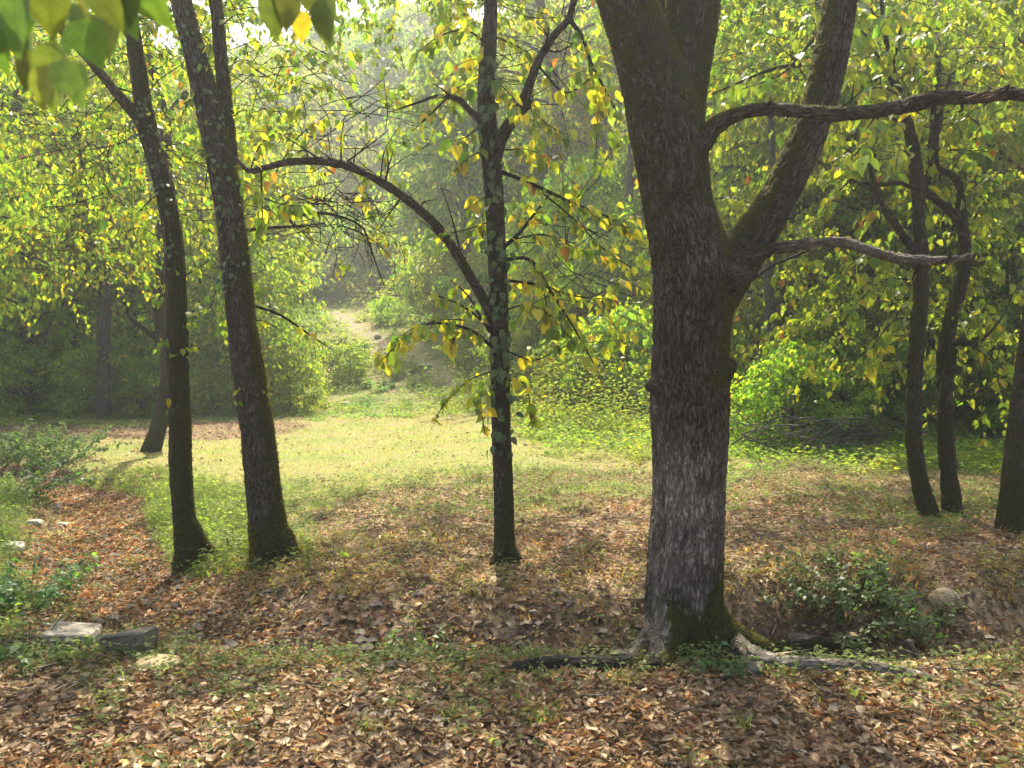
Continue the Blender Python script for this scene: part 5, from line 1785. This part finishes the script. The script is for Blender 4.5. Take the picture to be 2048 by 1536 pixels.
rock(128, 1292, 104, 44, .26, "flat grey rock with dead leaves on top, left of the dark block", M_ROCK, 1, .25, (.05, .12), boxy=True)
rock(248, 1312, 104, 66, .16, "dark angular block of stone in the creek bed", M_ROCK_DARK, 2, -.12, (.0, -.12), boxy=True)
rock(305, 1345, 100, 30, .2, "low rounded tan slab half buried in leaves, right below the dark block", M_ROCK_TAN, 3, .1)
rock(1897, 1232, 74, 42, .14, "tan boulder on the right bank behind the hollow", M_ROCK_TAN, 4, .2, (.1, .1))
rock(14, 1100, 60, 22, .2, "pale flat stone cut by the left edge", M_ROCK_WHITE, 5, .2)
rock(112, 968 + 50, 18, 12, .08, "small whitish stone in the leafy creek bed, farthest of the white ones", M_ROCK_WHITE, 6)
rock(150, 1003, 14, 10, .07, "small dull stone beside the grass on the creek bed", M_ROCK, 7)
rock(60, 1052, 40, 18, .16, "pale stone at the edge of the left grass, larger of the white ones", M_ROCK_WHITE, 8, .4)
rock(118, 1053, 34, 12, .12, "flat whitish stone lying right of the larger pale stone", M_ROCK_WHITE, 9)
rock(216, 905 + 62, 18, 16, .12, "dark wet stone in the far creek bed", M_ROCK_DARK, 10, group=None)
rock(240, 975, 16, 14, .12, "black stone near the grass on the right of the creek bed", M_ROCK_DARK, 11)
rock(308, 1082, 18, 12, .08, "small pale stone in the grass left of the leftmost trunk", M_ROCK_WHITE, 12)
rock(648, 816, 24, 14, .35, "dark stone at the far edge of the clearing", M_ROCK_DARK, 13)
rock(690, 812, 26, 10, .4, "light grey stone right of the dark one at the clearing's far edge", M_ROCK, 14)
rock(850, 737, 32, 9, .5, "flat pale stone on the lower path", M_ROCK_WHITE, 15, sink=.2)
rock(754, 678, 16, 9, .4, "small white stone on the middle of the path", M_ROCK_WHITE, 16, sink=.2)
rock(1510, 1350, 52, 34, .1, "lumpy mossy stone at the right foot of the big trunk", M_ROCK_DARK, 17, .3)
rock(1565, 1340, 40, 40, .1, "upright weathered stone beside the pale root", M_ROCK_TAN, 18, -.3)
# stones in the hollow
for k, (px, py, w, h, m, lab) in enumerate([(1612, 1318, 84, 30, M_ROCK_DARK, "long dim stone at the left end of the hollow"), (1694, 1330, 18, 12, M_ROCK_TAN, "small tan stone on the hollow floor"), (1714, 1330, 26, 20, M_ROCK, "squarish grey stone in the middle of the hollow"),
                                       (1752, 1332, 40, 16, M_ROCK, "flat grey stone right of the squarish one in the hollow"), (1710, 1300, 28, 18, M_ROCK_TAN, "brownish stone at the back of the hollow"), (1668, 1332, 34, 14, M_ROCK_DARK, "dark flat stone in the hollow"),
                                       (1828, 1338, 44, 12, M_ROCK_TAN, "tan stone at the right end of the hollow")]):
    rock(px, py, w, h, .1, lab, m, 40 + k, .2 * k, group="stones in the hollow", sink=.2)

# pebbles of the creek bed as one mass
RPb = np.random.default_rng(404)
pv, pf, ps, po = [], [], [], 0
octa = np.array([(1, 0, 0), (-1, 0, 0), (0, 1, 0), (0, -1, 0), (0, 0, 1), (0, 0, -.6), (.62, .62, .35), (-.62, .62, .35), (.62, -.62, .35), (-.62, -.62, .35)])
of = np.array([(4, 0, 6), (4, 6, 2), (4, 2, 7), (4, 7, 1), (4, 1, 9), (4, 9, 3), (4, 3, 8), (4, 8, 0), (0, 8, 5), (8, 3, 5), (3, 9, 5), (9, 1, 5), (1, 7, 5), (7, 2, 5), (2, 6, 5), (6, 0, 5)])
cr = np.array(CREEK)
for k in range(380):
    t = RPb.uniform(2.5, 10.2)
    i = int(t)
    c = cr[i] + (cr[i + 1] - cr[i]) * (t - i) + RPb.normal(0, .26, 2)
    s = RPb.uniform(.012, .045)
    sc3 = np.array([s * RPb.uniform(.8, 1.7), s * RPb.uniform(.8, 1.3), s * RPb.uniform(.4, .8)])
    a = RPb.uniform(0, 6.28)
    rot = np.array([[math.cos(a), -math.sin(a), 0], [math.sin(a), math.cos(a), 0], [0, 0, 1]])
    v = (octa * (1 + RPb.normal(0, .12, octa.shape))) * sc3 @ rot.T + np.array([c[0], c[1], float(H(np.array([c[0]]), np.array([c[1]]))[0]) + s * .25])
    pv.append(v)
    pf.append(of + po)
    po += len(v)
o = obj("pebbles", np_mesh("pebbles", np.vstack(pv), np.concatenate(pf).ravel(), [3] * (16 * 380), M_PEBBLE, smooth=False))
tag(o, "grey pebbles strewn along the dry creek bed", "pebbles", kind="stuff")


def stick(rows, label, mat=M_BARK_PALE, name="stick", seg=7, mk=(0, .3, 0)):
    rows = np.asarray(rows)
    base = rows[0, :3].copy()
    o = obj(name, tubes_mesh(name, [rows], seg, .04, mat, .25, base, mk), loc=base)
    return tag(o, label, "stick" if name == "stick" else name)


stick(gpts([(378, 1228, 8), (405, 1226, 9), (436, 1229, 6)], .8), "short pale stick on the leaves below the leftmost trunk")
stick(np.vstack([gpts([(1846, 1352, 12)], .6), pxs([(1838, 1330, 13), (1828, 1300, 11), (1816, 1280, 8)], 4.75)]), "short pale broken branch slanting out of the hollow")
stick(pxs([(1850, 1318, 4), (1826, 1306, 4), (1802, 1298, 3)], 4.7), "thin pale twig crossing the slanting broken branch")
stick(pxs([(1785, 1312, 4), (1770, 1295, 3), (1762, 1286, 3)], 4.72), "tiny twig leaning left of the slanting broken branch")
stick(gpts([(1885, 1183, 5), (1905, 1205, 5), (1935, 1228, 5), (1962, 1250, 4)], .8) + np.array([0, -.08, .03, 0]), "long thin twig lying over the tan boulder")
stick(gpts([(176, 822, 5), (205, 826, 6), (232, 832, 6), (256, 838, 4)], .8) + np.array([0, 0, .12, 0]), "long bleached stick on the back left grass")
stick(gpts([(855, 1241, 6), (880, 1249, 6)], .8), "stubby stick on the leafy bank left of the big trunk")

tw_rows = []
RTw = np.random.default_rng(15)
xt, yt = in_frame_xy(420, 3.0, 9.5, RTw, 1.1)
for k in range(420):
    a = RTw.uniform(0, 6.28)
    L = RTw.uniform(.06, .34)
    pts = []
    for j, f in enumerate((-.5, 0, .5)):
        qx, qy = xt[k] + math.cos(a) * L * f + RTw.normal(0, .01), yt[k] + math.sin(a) * L * f + RTw.normal(0, .01)
        pts.append([qx, qy, float(H(np.array([qx]), np.array([qy]))[0]) + .02 + .008 * j, RTw.uniform(.0018, .0042)])
    tw_rows.append(np.array(pts))
o = obj("fallen_twigs", tubes_mesh("fallen_twigs", tw_rows, 5, .08, M_BARK_PALE, .2, None, (0, .1, 0)))
tag(o, "thin dead twigs strewn among the fallen leaves", "twigs", kind="stuff")

# brush heap of dead branches
RB = np.random.default_rng(66)
hb = ground_at(1650, 905)
hb = np.array([hb[0], 11.9, float(H(np.array([hb[0]]), np.array([11.9]))[0])])
heap = empty("brush_heap", hb, "grey tangle of dead branches lying in the weeds right of the big trunk", "brush heap")
for k in range(46):
    c = hb + np.array([RB.normal(0, .75), RB.normal(0, .3), RB.uniform(.02, .55)])
    a = RB.normal(.15, .5)
    L = RB.uniform(.5, 1.5)
    d = np.array([math.cos(a), RB.normal(0, .3), math.sin(a) * .7]) * (1 if RB.random() < .6 else -1)
    p0, p2 = c - d * L / 2, c + d * L / 2
    for p in (p0, p2):
        p[2] = max(p[2], float(H(np.array([p[0]]), np.array([p[1]]))[0]) + .01)
    rw = [[*p0, RB.uniform(.008, .018)], [*((p0 + p2) / 2 + RB.normal(0, .05, 3)), .009], [*p2, .003]]
    obj("dead_branch", tubes_mesh("dead_branch", [rw], 5, .2, M_BARK_FAR, .1, hb, (0, .5, 0)), heap)

# dead dark weed stalks by the path
RS = np.random.default_rng(67)
for k in range(34):
    px, py = RS.uniform(575, 735), RS.uniform(738, 768)
    g = ground_at(px, py)
    hgt = RS.uniform(.5, 1.1)
    rw = [[g[0], g[1], g[2], .012], [g[0] + RS.normal(0, .03), g[1], g[2] + hgt * .6, .013], [g[0] + RS.normal(0, .06), g[1], g[2] + hgt, .016]]
    o = obj("weed_stalk", tubes_mesh("weed_stalk", [np.array(rw) - np.array([*g, 0])], 5, .1, M_BARK_THIN, .3, None, (0, 0, .3)), loc=g)
    tag(o, "dark dead weed stalk standing in the grass left of the path", "stalk", "dead weed stalks by the path")


# leafy plants one can pick out in the foreground
def leafy_plant(px, py, n_stem, h, spread, leaf, label, tintset, r, n_ind, name="leafy_plant", yoff=0.0, stem_mat=None, per=16):
    g = ground_at(px, py)
    g = np.array([g[0], g[1] + yoff, float(H(np.array([g[0]]), np.array([g[1] + yoff]))[0])])
    root = empty(name, g, label, "plant")
    lv, tb_ = [], []
    for k in range(n_stem):
        az = r.uniform(0, 6.28)
        b = g + np.array([math.cos(az), math.sin(az), 0]) * spread * r.random() * .5
        b[2] = float(H(np.array([b[0]]), np.array([b[1]]))[0])
        tip = b + np.array([math.cos(az) * spread * r.uniform(.3, 1), math.sin(az) * spread * r.uniform(.3, .9), h * r.uniform(.5, 1.1)])
        mid = (b + tip) / 2 + np.array([0, 0, h * .15])
        tb_.append([[*b, .0026], [*mid, .002], [*tip, .0009]])
        s = spray(r, np.array([b, mid, tip]), per, (leaf * .7, leaf * 1.2), .25, 0, 0, .02)
        c = np.array(tintset)[r.integers(0, len(tintset), per)] * r.uniform(.8, 1.2, (per, 1))
        lv.append((s[0], s[1], s[2] + np.array([0, 0, .6]), s[3], c))
    tag(obj("stems", tubes_mesh("stems", tb_, 5, .06, M_BARK_THIN, 0, g, (1.0, 0, 0)), root), kind="stuff")
    emit_leaves(root, *cat_arrays(lv), n_ind, mat=M_GRASS if n_ind == 0 else M_LEAF, key="plant_leaf")
    return root


RQ = np.random.default_rng(88)
DG = [(.06, .105, .04), (.075, .13, .045), (.09, .14, .05), (.10, .12, .04)]
LG = [(.13, .21, .04), (.16, .24, .05)]
leafy_plant(1690, 1258, 40, .30, .48, .036, "spreading dark leafed bush hanging over the hollow's back edge", DG, RQ, 170, "leafy_bush", .1, per=34)
leafy_plant(1790, 1240, 14, .24, .3, .045, "low green bush right of the dark one, left of the tan boulder", DG, RQ, 50, "leafy_bush", .1)
leafy_plant(1860, 1320, 12, .18, .25, .04, "soft green weed clump at the right end of the hollow", LG + DG, RQ, 30, "leafy_bush", .15)
leafy_plant(1785, 1190, 1, .16, .06, .10, "single plant with long blue green leaves behind the dark bush", [(.06, .13, .07)], RQ, 8, per=8)
leafy_plant(1430, 1345, 10, .12, .2, .035, "tuft of fine bluish leaves at the front foot of the big trunk", [(.075, .13, .06), (.09, .14, .06)], RQ, 40, per=12)
leafy_plant(830, 1310, 14, .16, .22, .035, "feathery green weed at the lip of the dip left of the dark root", [(.09, .14, .05), (.12, .16, .05)], RQ, 60, per=14)
leafy_plant(690, 1140, 1, .1, .04, .05, "seedling with two bright yellow green leaves, left of the ivy trunk", [(.24, .3, .04)], RQ, 4, per=4)
leafy_plant(1275, 1112, 1, .12, .05, .05, "bright seedling standing left of the big trunk", [(.24, .3, .04)], RQ, 5, per=5)
leafy_plant(1000, 1128, 3, .08, .12, .05, "ivy seedling with broad leaves at the foot of the ivy trunk", DG, RQ, 16, per=6)
leafy_plant(530, 1142, 6, .14, .18, .045, "green sprigs growing against the flared mossy foot", LG + DG, RQ, 40, per=9)
leafy_plant(470, 1100, 14, .2, .2, .03, "pale grassy tussock between the two left trunks", [(.24, .27, .1), (.16, .22, .06)], RQ, 40, per=8)
leafy_plant(45, 1210, 26, .28, .5, .035, "bluish green leafy clump at the lower left edge", [(.07, .15, .06), (.09, .18, .06)], RQ, 150, "leafy_bush", per=44)
leafy_plant(60, 1310, 14, .14, .35, .05, "low broad leafed plant in front of the flat grey rock", [(.07, .13, .05), (.09, .16, .05)], RQ, 60, per=10)
leafy_plant(120, 935, 40, .5, .8, .05, "clump of dusky green weeds on the creek bank under the back left shade", [(.07, .12, .05), (.09, .15, .05)], RQ, 0, "leafy_bush", per=60)
leafy_plant(30, 925, 34, .5, .8, .05, "dusky weed clump at the left edge above the creek", [(.07, .12, .05), (.09, .15, .05)], RQ, 0, "leafy_bush", per=60)
leafy_plant(20, 990, 26, .4, .8, .05, "soft bluish weed patch on the left bank by the creek", [(.07, .14, .06), (.10, .18, .06)], RQ, 60, "leafy_bush", per=44)
for (px, py, lab) in ((910, 1440, "upright grass tuft in front, left of centre under the dark root"), (1070, 1450, "upright grass tuft in the front centre"), (740, 1470, "short grass tuft at the bottom left of centre"),
                      (1490, 1460, "pale grass tuft in front of the pale root"), (1710, 1400, "grass tuft right below the pale root"), (1250, 1370, "bright little grass tuft beside the dark root")):
    g = ground_at(px, py)
    m = 26
    az = RQ.uniform(0, 6.28, m)
    pos = RQ.normal(0, .025, (m, 3)) * [1, 1, 0]
    ax = np.stack([np.cos(az) * .45, np.sin(az) * .45, RQ.uniform(.7, 1.4, m)], 1)
    o = obj("grass_tuft", leaves_mesh("grass_tuft", pos, ax, np.stack([-np.cos(az), -np.sin(az), .6 + 0 * az], 1), RQ.uniform(.06, .13, m), np.array([(.15, .22, .045)]) * RQ.uniform(.7, 1.3, (m, 1)), T_BLADE, M_GRASS), loc=g)
    tag(o, lab, "grass tuft", "grass tufts in the foreground")

# ------------------------------------------------------------------ out of focus leaves close to the lens
RO = np.random.default_rng(99)
ob = empty("overhanging_branch", P(120, -160, 1.25), "blurred branch tip with big green leaves hanging into the top left corner", "branch")


def near_leaves(root, specs, twigs):
    pos, ax, nr, sz, ti = [], [], [], [], []
    for px, py, qx, qy, Yk, c in specs:
        a, b = P(px, py, Yk), P(qx, qy, Yk + RO.uniform(-.03, .03))
        pos.append(a)
        ax.append(b - a)
        nr.append(np.array([RO.normal(0, .4), -.9, .55 + RO.normal(0, .3)]))
        sz.append(np.linalg.norm(b - a))
        ti.append(c)
    leaf_objects(root, "leaf", np.array(pos), np.array(ax), np.array(nr), np.array(sz), np.array(ti), "lens_leaf", LEAF_TINTS, T_NEAR, M_LENS)
    for t in twigs:
        obj("twig", tubes_mesh("twig", [pxs([(x, y, w) for x, y, w in t], 1.15, 1.1)], 6, .02, M_BARK_THIN, .1, root.location), root)


g1, g2, g3, y1_ = tuple(GREENS[1]), tuple(GREENS[2]), tuple(GREENS[3]), tuple(YELLOWS[0])
g0, g4 = tuple(GREENS[0]), tuple(GREENS[4])
near_leaves(ob, [(110, 80, 88, 225, 1.05, g1), (60, 60, 78, 200, 1.1, g4), (30, -30, 20, 110, 1.0, g0), (90, -60, 105, 80, 1.0, g0), (150, 40, 205, 130, 1.1, g1), (140, 60, 130, 110, 1.12, g4), (180, -30, 250, 60, 1.05, g0),
                 (215, -20, 280, 75, 1.15, g1), (270, -70, 330, 60, 1.2, g0), (250, -60, 240, 70, 1.15, g4), (120, 120, 165, 205, 1.0, g2), (40, 10, 0, 100, 1.02, g0), (130, 10, 190, 70, 1.12, g4), (160, -60, 165, 50, 1.06, g1), (300, -60, 330, 30, 1.25, g4), (-20, 60, 10, 150, 1.0, g0),
                 (90, 130, 75, 225, .98, g2), (70, 100, 40, 180, 1.08, g0), (0, -40, -15, 80, 1.1, g4), (60, -50, 45, 60, 1.15, g1), (200, 30, 215, 110, 1.2, g4), (20, 40, 55, 120, 1.12, g1)],
            [[(120, -160, 9), (115, -60, 7), (105, 40, 5), (100, 110, 3)], [(118, -100, 6), (180, -50, 5), (250, -40, 3)], [(112, -20, 5), (140, 30, 4), (160, 60, 2)]])
ob2 = empty("overhanging_branch", P(600, -200, 1.6), "blurred small leaf cluster with one yellow leaf hanging from the top edge", "branch")
near_leaves(ob2, [(545, -20, 550, 80, 1.55, tuple(GREENS[4])), (570, -30, 580, 60, 1.5, tuple(GREENS[0])), (600, 20, 604, 88, 1.6, y1_), (650, -10, 648, 100, 1.55, tuple(GREENS[4])), (625, -40, 660, 50, 1.6, tuple(GREENS[0])), (580, -50, 560, 40, 1.55, g1)],
            [[(600, -200, 6), (595, -80, 4), (600, 0, 3)], [(598, -60, 4), (640, -20, 2)]])

# ================================================================== HAZE
mhz, nthz, outhz = new_mat("haze")
pv_ = nthz.nodes.new("ShaderNodeVolumePrincipled")
pv_.inputs["Color"].default_value = (0.93, 0.97, 0.97, 1)
pv_.inputs["Density"].default_value = 0.0024
pv_.inputs["Anisotropy"].default_value = 0.45
nthz.links.new(pv_.outputs[0], outhz.inputs["Volume"])
hz = obj("haze", box_mesh("haze", -152, 152, -42, 172, -3.0, 75.0, mhz))
hz["kind"] = "stuff"
hz["label"] = "thin pale haze filling the air of the woods"
